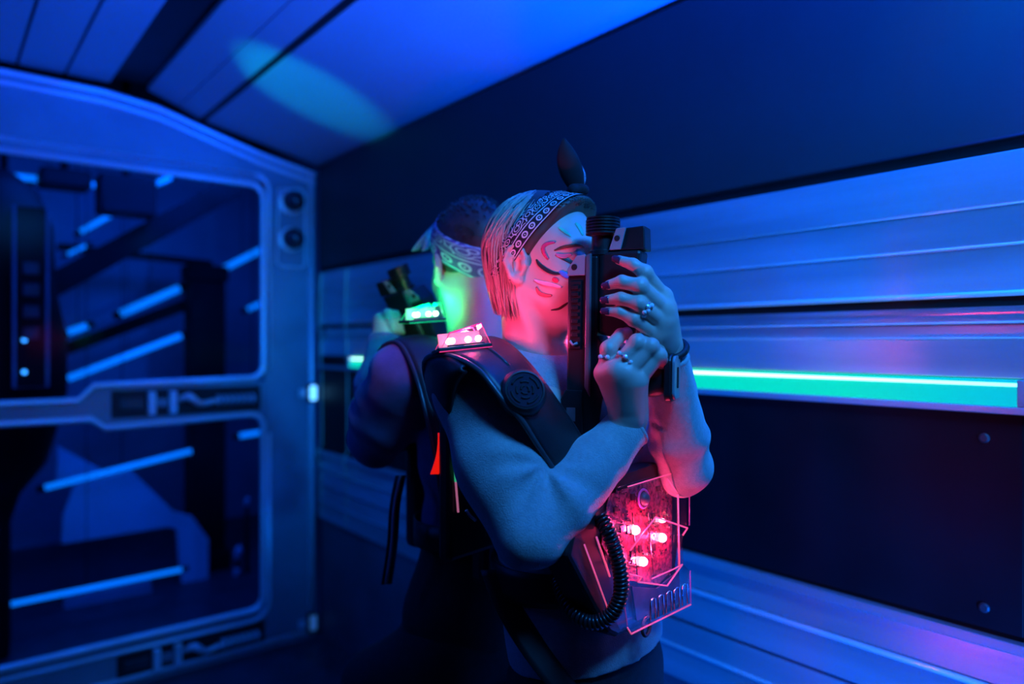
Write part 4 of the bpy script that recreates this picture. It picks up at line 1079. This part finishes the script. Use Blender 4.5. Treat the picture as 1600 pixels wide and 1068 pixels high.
def lamp_box(c, ax, up, out, L0, L1, hgt, wid, parent, col, glow, energy, name='shoulder_lamp', aim=None):
    """clear trapezoid lamp box: ax along its length, up, out = across"""
    def Q(a, o_, u): return c + ax*a + out*o_ + up*u
    bs = [(-L0, 0), (L0, 0), (L1*1.0, hgt), (-L1*0.75, hgt*0.72)]
    E = edge_glow('lamp_edge_'+glow, col, 0.9)
    base = MB().obox(Q(0, 0, 0.003), (ax, out, up), (L0*1.02, wid*1.02, 0.003)).build(name, M_vest, parent, bevel=0.0015)
    MB().prism([Q(a, -wid, u) for a, u in bs], out, 2*wid).build('clear_cover', M_clear, base)
    for s in (-1, 1):
        MB().tube([Q(a, s*wid*(0.96), u*0.985+0.0004) for a, u in bs], 0.0011, 5, closed=True).build('glowing_edge', E, base, smooth=True)
    EL = mat('led_'+glow, (0.9, 0.6, 0.7), 0.3, emis=tuple(0.55*q+0.45 for q in col), estr=14, var=0)
    for a in (-L0*0.52, -L0*0.40, L0*0.22, L0*0.62):
        l = MB().lathe([(0.0045, 0), (0.0045, 0.004), (0.003, 0.007), (0.001, 0.008)], Q(a, -wid*0.3, hgt*0.42), -out, 12).build('led', EL, base, smooth=True)
    E2 = mat('lamp_panel_'+glow, tuple(0.6*q+0.1 for q in col), 0.5, emis=tuple(0.75*q+0.22 for q in col), estr=0.75, var=0.3, vscale=120)
    MB().obox(Q(0, wid*0.35, hgt*0.44), (ax, out, up), (L0*0.80, 0.002, hgt*0.34)).build('glow_panel', E2, base)  # emissive panel stands in for the glow filling the lamp box
    MB().obox(Q(L0*0.1, -wid*0.5, hgt*0.16), (ax, out, up), (L0*0.7, 0.004, hgt*0.10)).build('lamp_frame', M_vest, base, bevel=0.001)
    for a in (-L0*0.2, L0*0.62):
        MB().lathe([(0.0022, 0), (0.0022, 0.001)], Q(a, -wid*0.5-0.0042, hgt*0.17), -out, 8).build('screw', M_rim, base)
    p = Q(L0*0.45, wid*0.62, hgt*0.72)
    if aim is None: lamp('lamp_light_'+glow, 'POINT', v2w(p), None, col, energy, shadow_soft_size=0.012)
    else: lamp('lamp_light_'+glow, 'SPOT', v2w(p), v2w(aim), col, energy, shadow_soft_size=0.012, spot_size=R(115), spot_blend=0.8)
    return base
PINK = (1.0, 0.045, 0.20); GREEN = (0.0, 1.0, 0.30)

VW = vroot('laser_vest', V(960, 985, 1.1)); tag(VW, 'black laser tag vest with glowing pink chest plate over grey sweater', 'vest')
VW['_out'] = [-0.3, -0.6, 0.7]
outW = [V(730, 730, 1.19), V(706, 668, 1.165), V(674, 615, 1.135), V(663, 567, 1.085), V(684, 553, 1.025), V(718, 561, 0.985), V(752, 582, 0.962), V(784, 622, 0.952), V(812, 652, 0.952), V(840, 695, 0.972), V(872, 742, 1.0)]
inW = [V(770, 700, 1.28), V(745, 640, 1.27), V(730, 580, 1.25), V(742, 540, 1.20), V(765, 528, 1.14), V(793, 538, 1.09), V(822, 565, 1.055), V(850, 600, 1.04), V(874, 634, 1.035), V(897, 668, 1.04), V(925, 715, 1.06)]
padW, PW = pad(outW, inW, VW, arch=0.005)
MB().tube([np.array(r_[5]) + unit(np.cross(np.array(r_[6])-np.array(r_[4]), arr(0.6, 0.2, -0.7)))*0.0 + arr(-0.001, -0.003, 0.003) for r_ in PW[15:25]], 0.0024, 6).build('raised_seam', M_rim, padW, smooth=True)
# dark flap that hangs from the outer edge over the sleeve
fa = smooth_path([V(664, 578, 1.105), V(671, 559, 1.06), V(688, 553, 1.02), V(708, 560, 0.99), V(728, 572, 0.975)], 14)
fb = smooth_path([V(694, 668, 1.07), V(700, 662, 1.035), V(705, 640, 1.005), V(714, 604, 0.985), V(730, 580, 0.972)], 14)
grid_sheet([[a + (b-a)*t + arr(-0.006, -0.006, 0)*math.sin(math.pi*t) for t in np.linspace(0, 1, 7)] for a, b in zip(fa, fb)], 'side_flap', M_vest, VW, 0.004)
# other shoulder, mirrored across the middle of the body
def mir(p): p = np.asarray(p, float); return p - 2*np.dot(p - neckW, bR)*bR
VW['_out'] = [0.2, 0.3, 0.7]
padW2, _ = pad([mir(p) for p in outW[3:]], [mir(p) for p in inW[3:]], VW)
del VW['_out']
# lamp box on the near shoulder
lc = V(722, 548, 1.030); lax = unit(V(765, 545, 1.06) - V(680, 554, 1.03)); lup = unit(arr(0.02, 0.14, 0.98)); lout = unit(np.cross(lup, lax))
if lout[1] < 0: lout = -lout
lup = unit(np.cross(lax, lout)); lup = lup if lup[2] > 0 else -lup
lamp_box(lc, lax, lup, lout, 0.0385, 0.0270, 0.0350, 0.020, VW, PINK, 'pink', 2.5)
lamp_box(mir(lc), unit(mir(lc + lax) - mir(lc)), lup, unit(mir(lc + lout) - mir(lc)), 0.0385, 0.0270, 0.0350, 0.020, VW, PINK, 'pink', 3.5, aim=neckW + bF*0.09 + arr(0, 0, 0.03))
# round speaker on the pad
sc_ = V(818, 612, 0.962); sn = unit(arr(0.18, -0.92, 0.36))
spk = MB().lathe([(0.0320, -0.016), (0.0320, 0.0), (0.0300, 0.006), (0.0265, 0.0105), (0.0245, 0.0110), (0.0235, 0.0085), (0.001, 0.0085)], sc_, sn, 40).build('speaker', M_pad, VW, smooth=False)
su = unit(np.cross(sn, (0, 0, 1))); sv = np.cross(sn, su)
MB().lathe([(0.0232, 0.0086), (0.0232, 0.0096), (0.001, 0.0098)], sc_, sn, 40).build('grille', mat('speaker_grille', (0.022, 0.009, 0.024), 0.7, spec=0.2, var=0.2), spk)
for rr_, k, gap in ((0.0185, 4, 0.5), (0.0115, 4, 0.55), (0.0055, 3, 0.5)):
    for j in range(k):
        a0 = 2*math.pi*j/k + rr_*90; pts = [sc_ + sn*0.0100 + (su*math.cos(a) + sv*math.sin(a))*rr_ for a in np.linspace(a0, a0 + 2*math.pi/k - gap, 9)]
        MB().tube(pts, 0.0016, 6).build('grille_slot', M_hole, spk, smooth=True)

# front: black shell, clear cover, circuit board, leds
PN = unit(arr(0.74, -0.67, 0.05)); P0 = V(1000, 862, 1.085)
def FP(px, py, lift=0.0): return on_plane(px, py, P0, PN, lift)
shell = MB().prism([FP(a, b, -0.055) for a, b in ((955, 748), (1032, 722), (1062, 742), (1066, 822), (1060, 885), (1068, 945), (1064, 952), (968, 996), (955, 990), (932, 950), (890, 870), (905, 800))], PN, 0.052).build('front_shell', M_vest, VW, bevel=0.006)
M_pcb = mat('circuit_board', (0.32, 0.05, 0.09), 0.3, var=0.9, vscale=160, coat=0.4, bump=0.2, bscale=300)
pcb = MB().prism([FP(a, b, -0.002) for a, b in ((952, 772), (1030, 745), (1050, 752), (1050, 890), (1030, 912), (972, 905), (940, 850))], PN, 0.002).build('circuit_board', M_pcb, VW)
E_pink = edge_glow('cover_edge_pink', (1.0, 0.12, 0.30), 0.6)
E_pur = edge_glow('cover_edge_violet', (0.40, 0.06, 0.40), 0.32)
cov = [(962, 760), (1030, 739), (1055, 750), (1057, 820), (1050, 834), (1051, 878), (1060, 887), (1061, 940), (967, 985), (961, 975), (944, 872), (940, 820)]
cover = MB().prism([FP(a, b, 0.002) for a, b in cov], PN, 0.018).build('clear_cover', M_clear, VW, bevel=0.002)
def eline(pts, m=E_pink, r=0.0012, lift=0.0208, closed=False): MB().tube([FP(a, b, lift) for a, b in pts], r*0.75, 5, closed=closed).build('glowing_edge', m, cover, smooth=True)
eline([(962, 758), (1030, 738)]); eline([(966, 856), (1006, 805), (1056, 822), (1049, 833)], r=0.0016); eline([(978, 905), (1024, 911), (1048, 878)], r=0.0016)
eline([(967, 985), (1061, 940)], r=0.0016); eline([(961, 975), (967, 985)], r=0.0015); eline([(1024, 746), (1040, 768)], r=0.0014); eline([(978, 905), (984, 897), (965, 893)], r=0.0014)
eline([(1059, 750), (1059, 818)], E_pur); eline([(1060, 888), (1061, 938)], E_pur); eline([(1041, 770), (1043, 880)], E_pink, 0.0018); eline([(1000, 900), (1035, 885), (1046, 879)], r=0.0012)
eline([(940, 822), (961, 972)], E_pur, 0.0009)
# lens circle and dial
rc = FP(1000, 778, 0.006); MB().tube(ring_pts(rc, PN, 0.0135, 28), 0.0018, 6, closed=True).build('lens_ring', E_pur, cover, smooth=True)
MB().lathe([(0.010, -0.004), (0.010, 0.004), (0.006, 0.008), (0.001, 0.009)], rc, PN, 20).build('lens', M_gun2, pcb, smooth=True)
E_led = mat('chest_led', (1, 0.5, 0.6), 0.3, emis=(1.0, 0.30, 0.38), estr=16, var=0)
for px, py in ((988, 827), (1030, 839), (1000, 876), (1029, 812)):
    s = 0.5 if py == 812 else 1.0
    MB().lathe([(0.0068*s, 0), (0.0068*s, 0.004), (0.0048*s, 0.0075), (0.001, 0.009)], FP(px, py, 0.003), PN, 14).build('led', E_led, pcb, smooth=True)
    if s == 1.0: lamp('chest_led_light', 'POINT', v2w(FP(px, py, 0.0125)), None, (1.0, 0.03, 0.14), 0.8, shadow_soft_size=0.005)
g = np.random.default_rng(11); M_chip = mat('chip', (0.03, 0.02, 0.025), 0.3, var=0.3, coat=0.3); M_pin = mat('solder', (0.8, 0.7, 0.7), 0.2, metal=1.0, var=0.1)
pt_ = unit(np.cross(arr(0, 0, 1), PN)); pu_ = np.cross(PN, pt_)
for k in range(150):
    px, py = g.uniform(958, 1046), g.uniform(760, 900)
    big = g.random() < 0.06; a, b = (g.uniform(0.003, 0.006), g.uniform(0.003, 0.006)) if big else (g.uniform(0.0006, 0.0020), g.uniform(0.0006, 0.0020))
    MB().obox(FP(px, py, 0.0015), (pt_, pu_, PN), (a, b, 0.0018)).build('component', M_chip if big else M_pin, pcb)
for px in (987, 1012): MB().tube([FP(px, 800, 0.001), FP(px+8, 900, 0.001)], 0.0010, 5).build('track', M_pin, pcb)
# lower clear ribs
for k in range(5):
    x0 = 998 + 12.5*k; y0 = 932 - 5.6*k
    pts = [FP(x0, y0+32, 0.0205), FP(x0, y0+3, 0.0205), FP(x0+3, y0-1, 0.0205), FP(x0+7, y0-2, 0.0205), FP(x0+8, y0+29, 0.0205)]
    MB().tube(pts, 0.0013, 6).build('cover_rib', M_silver, cover, smooth=True)
MB().prism([FP(a, b, 0.003) for a, b in ((982, 915), (1022, 918), (1056, 890), (1058, 938), (990, 968))], PN, 0.003).build('inner_tray', mat('tray_blue', (0.03, 0.04, 0.10), 0.25, var=0.3, vscale=50), cover)
# left flank of the shell with glowing edges
MB().tube([FP(912, 850, 0.001), FP(951, 956, 0.001)], 0.0011, 5).build('glowing_edge', E_pink, shell, smooth=True)
MB().tube([FP(930, 838, 0.002), FP(938, 862, 0.002), FP(951, 900, 0.002)], 0.0014, 5).build('glowing_edge', E_pink, shell, smooth=True)
# buckle below, straps round the waist and hanging strap
bk = V(1010, 978, 1.075); MB().tube(ring_pts(bk, PN, 0.010, 20, ry=0.013), 0.003, 8, closed=True).build('buckle', M_rim, VW, smooth=True)
def body_strap(pts, wd, name, thick=0.004, off=0.004):
    """strap that lies on the sweater; pts view-frame centre points outside it, wd width vector"""
    P = smooth_path(pts, 24); rows = [[p + wd*s for s in np.linspace(-0.5, 0.5, 5)] for p in P]
    return grid_sheet(rows, name, M_vest, VW, thick)
tc = lambda z, a, k=1.0: arr(0.102 + (z+0.34)*(-0.13), 1.205, z) + bF*(0.112*k*math.cos(a)) + bR*(0.153*k*math.sin(a))
body_strap([tc(-0.365, a, 1.05) for a in np.linspace(R(15), R(190), 12)], arr(0, 0, 0.05), 'waist_strap')
body_strap([tc(z, R(112 - 16*i), 1.06) for i, z in enumerate(np.linspace(-0.35, -0.545, 5))], arr(0.042, 0.012, 0), 'hanging_strap')
body_strap([V(895, 700, 1.045), V(915, 740, 1.05), V(940, 790, 1.06)], arr(0.06, 0.02, 0.02), 'front_strap')
# back shell behind the shoulder blades, with clear edge
bn = -bF
bc = arr(0.055, 1.205, -0.23) + bn*0.118
bk_ = MB().obox(bc, (bR, bn, hU), (0.12, 0.014, 0.13)).build('back_shell', M_vest, VW, bevel=0.008)
E_mint = edge_glow('back_edge_mint', (0.05, 0.75, 0.35), 0.5)
MB().tube([V(722, 717, 1.175), V(711, 731, 1.18), V(712, 752, 1.185)], 0.0022, 6).build('glowing_edge', E_mint, bk_, smooth=True)
MB().tube([V(712, 752, 1.185), V(716, 800, 1.185)], 0.0018, 6).build('glowing_edge', edge_glow('back_edge_rose', (0.75, 0.2, 0.4), 0.5), bk_, smooth=True)
MB().tube([V(728, 796, 1.18), V(735, 806, 1.18), V(744, 813, 1.18)], 0.0030, 6).build('strap_loop', M_silver, bk_, smooth=True)
# coiled cord
path = smooth_path([V(938, 806, 1.015), V(950, 830, 1.005), V(962, 862, 1.0), V(970, 900, 0.998), V(968, 936, 1.0), V(952, 962, 1.005), V(926, 972, 1.01), V(900, 960, 1.02), V(880, 930, 1.04), V(870, 900, 1.07)], 700)
cum = np.concatenate([[0], np.cumsum([np.linalg.norm(b-a) for a, b in zip(path[:-1], path[1:])])]); turns = 46
hx = []; prev = None
for i, p in enumerate(path):
    t = unit(path[min(i+1, 699)] - path[max(i-1, 0)])
    u = np.cross(t, (0.2, 0.9, 0.1)) if prev is None else prev - t*np.dot(prev, t); u = unit(u); prev = u; w_ = np.cross(t, u)
    a = 2*math.pi*turns*cum[i]/cum[-1]; hx.append(p + (u*math.cos(a) + w_*math.sin(a))*0.0088)
MB().tube(hx, 0.0027, 6).build('coiled_cord', mat('cord_rubber', (0.012, 0.012, 0.015), 0.3, var=0.2, coat=0.3), VW, smooth=True)
# ================================================================== MAN
M_skin2 = mat('skin_2', (0.58, 0.42, 0.35), 0.45, var=0.06, vscale=18, sss=0.1)
M_hood = mat('navy_hoodie', (0.075, 0.085, 0.22), 0.85, var=0.2, vscale=30, bump=0.15, bscale=300, sheen=0.3)
M_dkhair = mat('dark_hair', (0.035, 0.028, 0.025), 0.45, var=0.4, vscale=60)
def VB(px, py, d): return V(px, py, d + 0.055)
mbase = arr(-0.16, 1.5, -1.42)
MN = vroot('person', mbase); tag(MN, 'person in navy top seen from behind with neck lit green', 'person')
mF = unit(arr(-0.50, 0.866, 0)); mL = unit(arr(-0.866, -0.50, 0)); MM = np.stack([mF, mL, hU])
Mc = VB(736, 423, 1.47); neckM = Mc + arr(0.015, -0.02, -0.185)
mh = head_field(Mc, mF, mL, 0.0026, neckM, 0.058, True)
tF = unit(arr(-0.62, 0.785, 0)); tL = unit(arr(-0.785, -0.62, 0)); TM = np.stack([tF, tL, hU])
mh.ell(neckM + arr(0, 0, -0.04), (0.08, 0.15, 0.05), 0.05, TM)
headM = mh.mesh()
chM = neckM + arr(0.03, 0.0, -0.16); beM = chM + arr(0.0, 0.01, -0.20); hiM = beM + arr(-0.03, 0.0, -0.19)
mSl = neckM + tL*0.175 + arr(0, 0, -0.035); mSr = neckM - tL*0.175 + arr(0, 0, -0.035)
mEl = VB(588, 684, 1.46); mWl = VB(602, 528, 1.58)
mEr = mSr + arr(-0.01, 0.17, -0.19); mWr = VB(640, 520, 1.66)
lgM = [(hiM + tL*0.085 + arr(0, 0, -0.05), VB(590, 1068, 1.47), VB(590, 1068, 1.47) + arr(-0.10, 0.02, -0.63), None),
       (hiM - tL*0.085 + arr(0, 0, -0.05), hiM - tL*0.12 + arr(0.03, 0.03, -0.46), hiM - tL*0.16 + arr(0.04, 0.03, -0.80), None)]
lgM = [(a, b, arr(c[0], c[1], -1.33), arr(c[0], c[1], -1.37) + tF*0.14) for a, b, c, _ in lgM]
flm = [([VB(594+3*i, 498+8*i, 1.585), VB(606+3*i, 490+8*i, 1.575), VB(618+2*i, 491+8*i, 1.585), VB(622+2*i, 495+8*i, 1.600)], [0.012, 0.0105, 0.0095, 0.008]) for i in range(4)]
handM = hand(flm, VB(600, 532, 1.585), mEl, ([VB(597, 515, 1.60), VB(605, 492, 1.63), VB(615, 484, 1.64), VB(622, 478, 1.645)], [0.016, 0.013, 0.011, 0.009]), h=0.0022, palm_r=0.014, wr=0.026)
frm = [([VB(652+2*i, 498+9*i, 1.665), VB(643+2*i, 492+9*i, 1.680), VB(632+2*i, 494+9*i, 1.680), VB(628+2*i, 499+9*i, 1.668)], [0.012, 0.0105, 0.0095, 0.008]) for i in range(4)]
handM2 = hand(frm, VB(655, 540, 1.68), mEr, ([VB(650, 515, 1.66), VB(643, 500, 1.64), VB(636, 490, 1.632), VB(630, 484, 1.63)], [0.016, 0.013, 0.011, 0.009]), h=0.0026, palm_r=0.014, wr=0.026)
mWr = VB(655, 540, 1.68)
bod = Soup().add(headM).add(handM).add(handM2).add(inner_body(neckM, chM, beM, hiM, [(mSl, mEl, mWl), (mSr, mEr, mWr)], lgM, TM, sc=1.1))
v_, q_ = bod.arrays(); obj_np('body', v_, q_, M_skin2, MN)
# hoodie
hd_ = Field((-0.47, 1.16, -0.64), (0.30, 1.86, 0.06), 0.0045)
hd_.ell(chM, (0.115, 0.172, 0.175), 0.0, TM); hd_.ell(beM, (0.115, 0.16, 0.18), 0.06, TM); hd_.ell(hiM + arr(0, 0, 0.06), (0.12, 0.165, 0.14), 0.06, TM)
for S in (mSl, mSr): hd_.cap(neckM + arr(0, 0, -0.02), S, 0.050, 0.060, 0.05)
hd_.path([mSl, mSl*0.45+mEl*0.55, mEl], [0.066, 0.068, 0.056], 0.03); hd_.path([mEl, mEl*0.5+mWl*0.5, mWl], [0.056, 0.052, 0.036], 0.02)
hd_.path([mSr, mSr*0.45+mEr*0.55, mEr], [0.066, 0.064, 0.056], 0.03); hd_.path([mEr, mEr*0.5+mWr*0.5, mWr], [0.056, 0.05, 0.036], 0.02)
radial_folds(hd_, mEl, mSl, mWl, 0.056, 0.006, 7)
X_, Y_, Z_ = hd_.ax[0][:, None, None], hd_.ax[1][None, :, None], hd_.ax[2][None, None, :]
hd_.f += (0.0035*np.sin(50*X_ + 45*Z_ + 2*np.sin(18*Y_)) * np.sin(27*Y_ - 30*Z_)).astype(np.float32)
cut_end(hd_, mWl, unit(mWl-mEl), 0.04); cut_end(hd_, mWr, unit(mWr-mEr), 0.04)
hd_.ell(neckM + arr(0, 0, 0.06), (0.064, 0.072, 0.07), 0.006, TM, 'sub')
hd_.plane(beM + arr(0, 0, 0.03), (0, 0, 1))
v_, q_ = hd_.mesh(); hood = obj_np('sweatshirt', v_, q_, M_hood, MN)
nb = neckM + arr(0, 0, 0.006)
MB().tube([nb + tF*(0.066*math.cos(a)) + tL*(0.074*math.sin(a)) + hU*(-0.008*math.cos(a)) for a in np.linspace(0, 2*math.pi, 37)[:-1]], 0.009, 8, closed=True).build('neckband', mat('red_knit', (0.35, 0.02, 0.04), 0.85, var=0.2, vscale=60), hood, smooth=True)
us = Field((-0.47, 1.16, -0.70), (0.30, 1.86, -0.2), 0.006)
us.ell(beM, (0.110, 0.155, 0.19), 0.0, TM); us.ell(hiM + arr(0, 0, 0.03), (0.122, 0.166, 0.15), 0.06, TM)
us.plane(hiM + arr(0, 0, -0.07), (0, 0, 1)); us.plane(beM + arr(0, 0, 0.10), (0, 0, -1))
v_, q_ = us.mesh(); obj_np('long_shirt', v_, q_, M_jeans, MN)
# trousers, shoes
tm = Field((-0.62, 1.16, -1.41), (0.30, 1.86, -0.44), 0.007)
tm.ell(hiM + arr(0, 0, -0.0), (0.118, 0.163, 0.13), 0.0, TM)
for a, b, c, t in lgM: tm.cap(a, b, 0.098, 0.072, 0.03); tm.cap(b, c, 0.072, 0.056, 0.02)
tm.plane(hiM + arr(0, 0, 0.03), (0, 0, -1))
v_, q_ = tm.mesh(); obj_np('trousers', v_, q_, M_jeans, MN)
shoes(lgM, tF, MN, M_shoe)
# hair
def MP(x, y, z): return Mc + mF*x + mL*y + hU*z
hm = Field(Mc - 0.16, Mc + 0.17, 0.003)
hm.ell(MP(-0.012, 0, 0.052), (0.104, 0.082, 0.098), 0.0, MM)
hm.plane(MP(0.022, 0, 0.030), -mF*1.2 + hU*1.0, 0.006); 
hm.plane(MP(-0.05, 0, -0.035), hU*1.0 - mF*0.55, 0.012)
v_, q_ = hm.mesh(); hairM = obj_np('hair', v_, q_, M_dkhair, MN)
g = np.random.default_rng(5); mb = MB()
for i in range(420):
    az = g.uniform(0, 2*math.pi); el = g.uniform(0.05, 1.5)
    d = np.array([math.cos(el)*math.cos(az), math.cos(el)*math.sin(az), math.sin(el)])
    if d[0] > 0.72 and d[2] < 0.6: continue
    pts = []
    for k in range(6):
        t = k/5; dd = d + np.array([0.10*t, 0.0, 0.10*t])*(1 if el > 0.9 else -0.6); dd /= np.linalg.norm(dd)
        pts.append(MP(*(np.array([-0.012, 0, 0.052]) + np.array([0.104, 0.082, 0.098])*dd*(1 + 0.055*math.sin(math.pi*t)))))
    mb.tube(pts, [0.0016*(1-0.8*k/5) for k in range(6)], 4)
tag(mb.build('hair_tufts', M_dkhair, hairM, smooth=True), kind='stuff')
# bandana round the back of the head
M_band2 = bandana_mat('violet_bandana_print', (0.12, 0.10, 0.30), (0.40, 0.55, 0.72), 14)
ec2 = np.array([-0.012, 0, 0.052]); er2 = np.array([0.108, 0.086, 0.102]); P = []
for a in np.linspace(0, 2*math.pi, 73):
    row = []
    for j in range(9):
        t = j/8 - 0.5
        p = np.array([0.10*math.cos(a), 0.085*math.sin(a), 0.052 + 0.058*math.cos(a) + 0.006])
        sgn = np.array([0.0, 0, 1.0]); p = p + sgn*t*0.060
        d = (p - ec2)/er2; d2 = math.hypot(d[0], d[1]); k = math.sqrt(max(0.05, 1-min(0.9, d[2]**2)))/d2
        q = ec2 + er2*np.array([d[0]*k, d[1]*k, d[2]])*(1 + 0.012*math.sin(6*a + 4*t))
        row.append(MP(*q))
    P.append(row)
band2 = grid_sheet(P, 'bandana', M_band2, MN, 0.0018)
kp = MP(0.095, 0.060, 0.070)
for dx in (-0.018, 0.008):
    rows = []
    for i in range(9):
        t = i/8; c = VB(680, 350, kp[1]) + (VB(658 + dx*600, 392, kp[1]) - VB(680, 350, kp[1]))*t; w_ = 0.006 + 0.010*math.sin(math.pi*t*0.8)
        rows.append([c + arr(0.5, 0.7, 0.2)*w_*s for s in np.linspace(-1, 1, 5)])
    grid_sheet(rows, 'bandana_tail', M_band2, band2, 0.0016)
# small earring
MB().lathe([(0.0008, -0.003), (0.002, -0.001), (0.002, 0.001), (0.0008, 0.003)], MP(-0.010, 0.088, -0.026), mL, 8).build('ear_stud', M_silver, MN, smooth=True)

# ---- his vest
VM = vroot('laser_vest', VB(690, 760, 1.36)); tag(VM, 'black laser tag vest with green shoulder lamp worn behind', 'vest')
VM['_out'] = [-0.3, -0.4, 0.8]
tc0 = neckM
def TP(l, f, z): return neckM + tL*l + tF*f + hU*z
outM = [TP(0.185, -0.155, -0.26), TP(0.195, -0.135, -0.14), TP(0.20, -0.085, -0.02), TP(0.20, -0.02, 0.035), TP(0.20, 0.06, 0.01), TP(0.18, 0.12, -0.09), TP(0.14, 0.14, -0.2)]
inM = [TP(0.07, -0.165, -0.26), TP(0.08, -0.135, -0.12), TP(0.085, -0.085, 0.0), TP(0.088, -0.02, 0.035), TP(0.088, 0.05, 0.02), TP(0.085, 0.12, -0.08), TP(0.06, 0.15, -0.2)]
pad(outM, inM, VM)
VM['_out'] = [0.3, 0.4, 0.8]
def mirM(p): return p - 2*np.dot(p - neckM, tL)*tL
pad([mirM(p) for p in outM], [mirM(p) for p in inM], VM)
del VM['_out']
lcM = VB(660, 503, 1.36); laxM = unit(VB(696, 500, 1.40) - VB(625, 505, 1.34)); 
loM = unit(np.cross(hU, laxM)); loM = loM if loM[1] > 0 else -loM
lamp_box(lcM, laxM, hU, loM, 0.040, 0.028, 0.036, 0.022, VM, GREEN, 'green', 1.1)
# back and front shells, red piping, waist strap
MB().obox(chM - tF*0.125 + arr(0, 0, -0.08), (tL, tF, hU), (0.13, 0.022, 0.17)).build('back_shell', M_vest, VM, bevel=0.014)
MB().obox(chM + tF*0.135 + arr(0, 0, -0.08), (tL, tF, hU), (0.12, 0.022, 0.16)).build('front_shell', M_vest, VM, bevel=0.014)
E_red = mat('red_glow_piping', (0.8, 0.02, 0.01), 0.4, emis=(1.0, 0.01, 0.005), estr=0.8, var=0)  # emission stands in for red light caught by the piping
rows = []
for i in range(9):
    t = i/8; c = VB(691, 676, 1.15) + (VB(679, 740, 1.15) - VB(691, 676, 1.15))*t + arr(0.004*math.sin(math.pi*t), 0, 0)
    rows.append([c + arr(1, 0.2, 0)*0.0068*s for s in np.linspace(-1, 1, 3)])
grid_sheet(rows, 'red_piping', E_red, VM, 0.004)
rows = []
for a in np.linspace(0, 2*math.pi, 41): rows.append([beM + arr(0, 0, 0.02) + tF*(0.126*math.cos(a)) + tL*(0.172*math.sin(a)) + hU*s for s in (-0.025, 0, 0.025)])
grid_sheet(rows, 'waist_strap', M_vest, VM, 0.004)
rows = [[p + arr(0.02, 0.004, 0)*s for s in (-0.5, 0, 0.5)] for p in smooth_path([VB(626, 742, 1.33), VB(617, 790, 1.325), VB(613, 850, 1.325), VB(604, 912, 1.335)], 14)]
st = grid_sheet(rows, 'hanging_strap', M_vest, VM, 0.003)
MB().tube(smooth_path([VB(626, 742, 1.326), VB(616, 790, 1.321), VB(612, 850, 1.321), VB(603, 912, 1.331)], 14), 0.0028, 6).build('strap_highlight', mat('strap_highlight_grey', (0.4, 0.42, 0.48), 0.5, var=0.1), st, smooth=True)  # pale line paints the highlight along the strap edge
# ---- his blaster, leaning
aU = unit(VB(616, 432, 1.60) - VB(648, 505, 1.62)); aG = unit(arr(-0.75, 0.55, -0.2)); aG = unit(aG - aU*np.dot(aG, aU)); aN = np.cross(aG, aU); aN = aN if aN[1] < 0 else -aN
blaster(VB(634, 462, 1.61) - aU*0.165 + aG*0.0, aG, aN, aU, 'black toy blaster held up by the person behind')
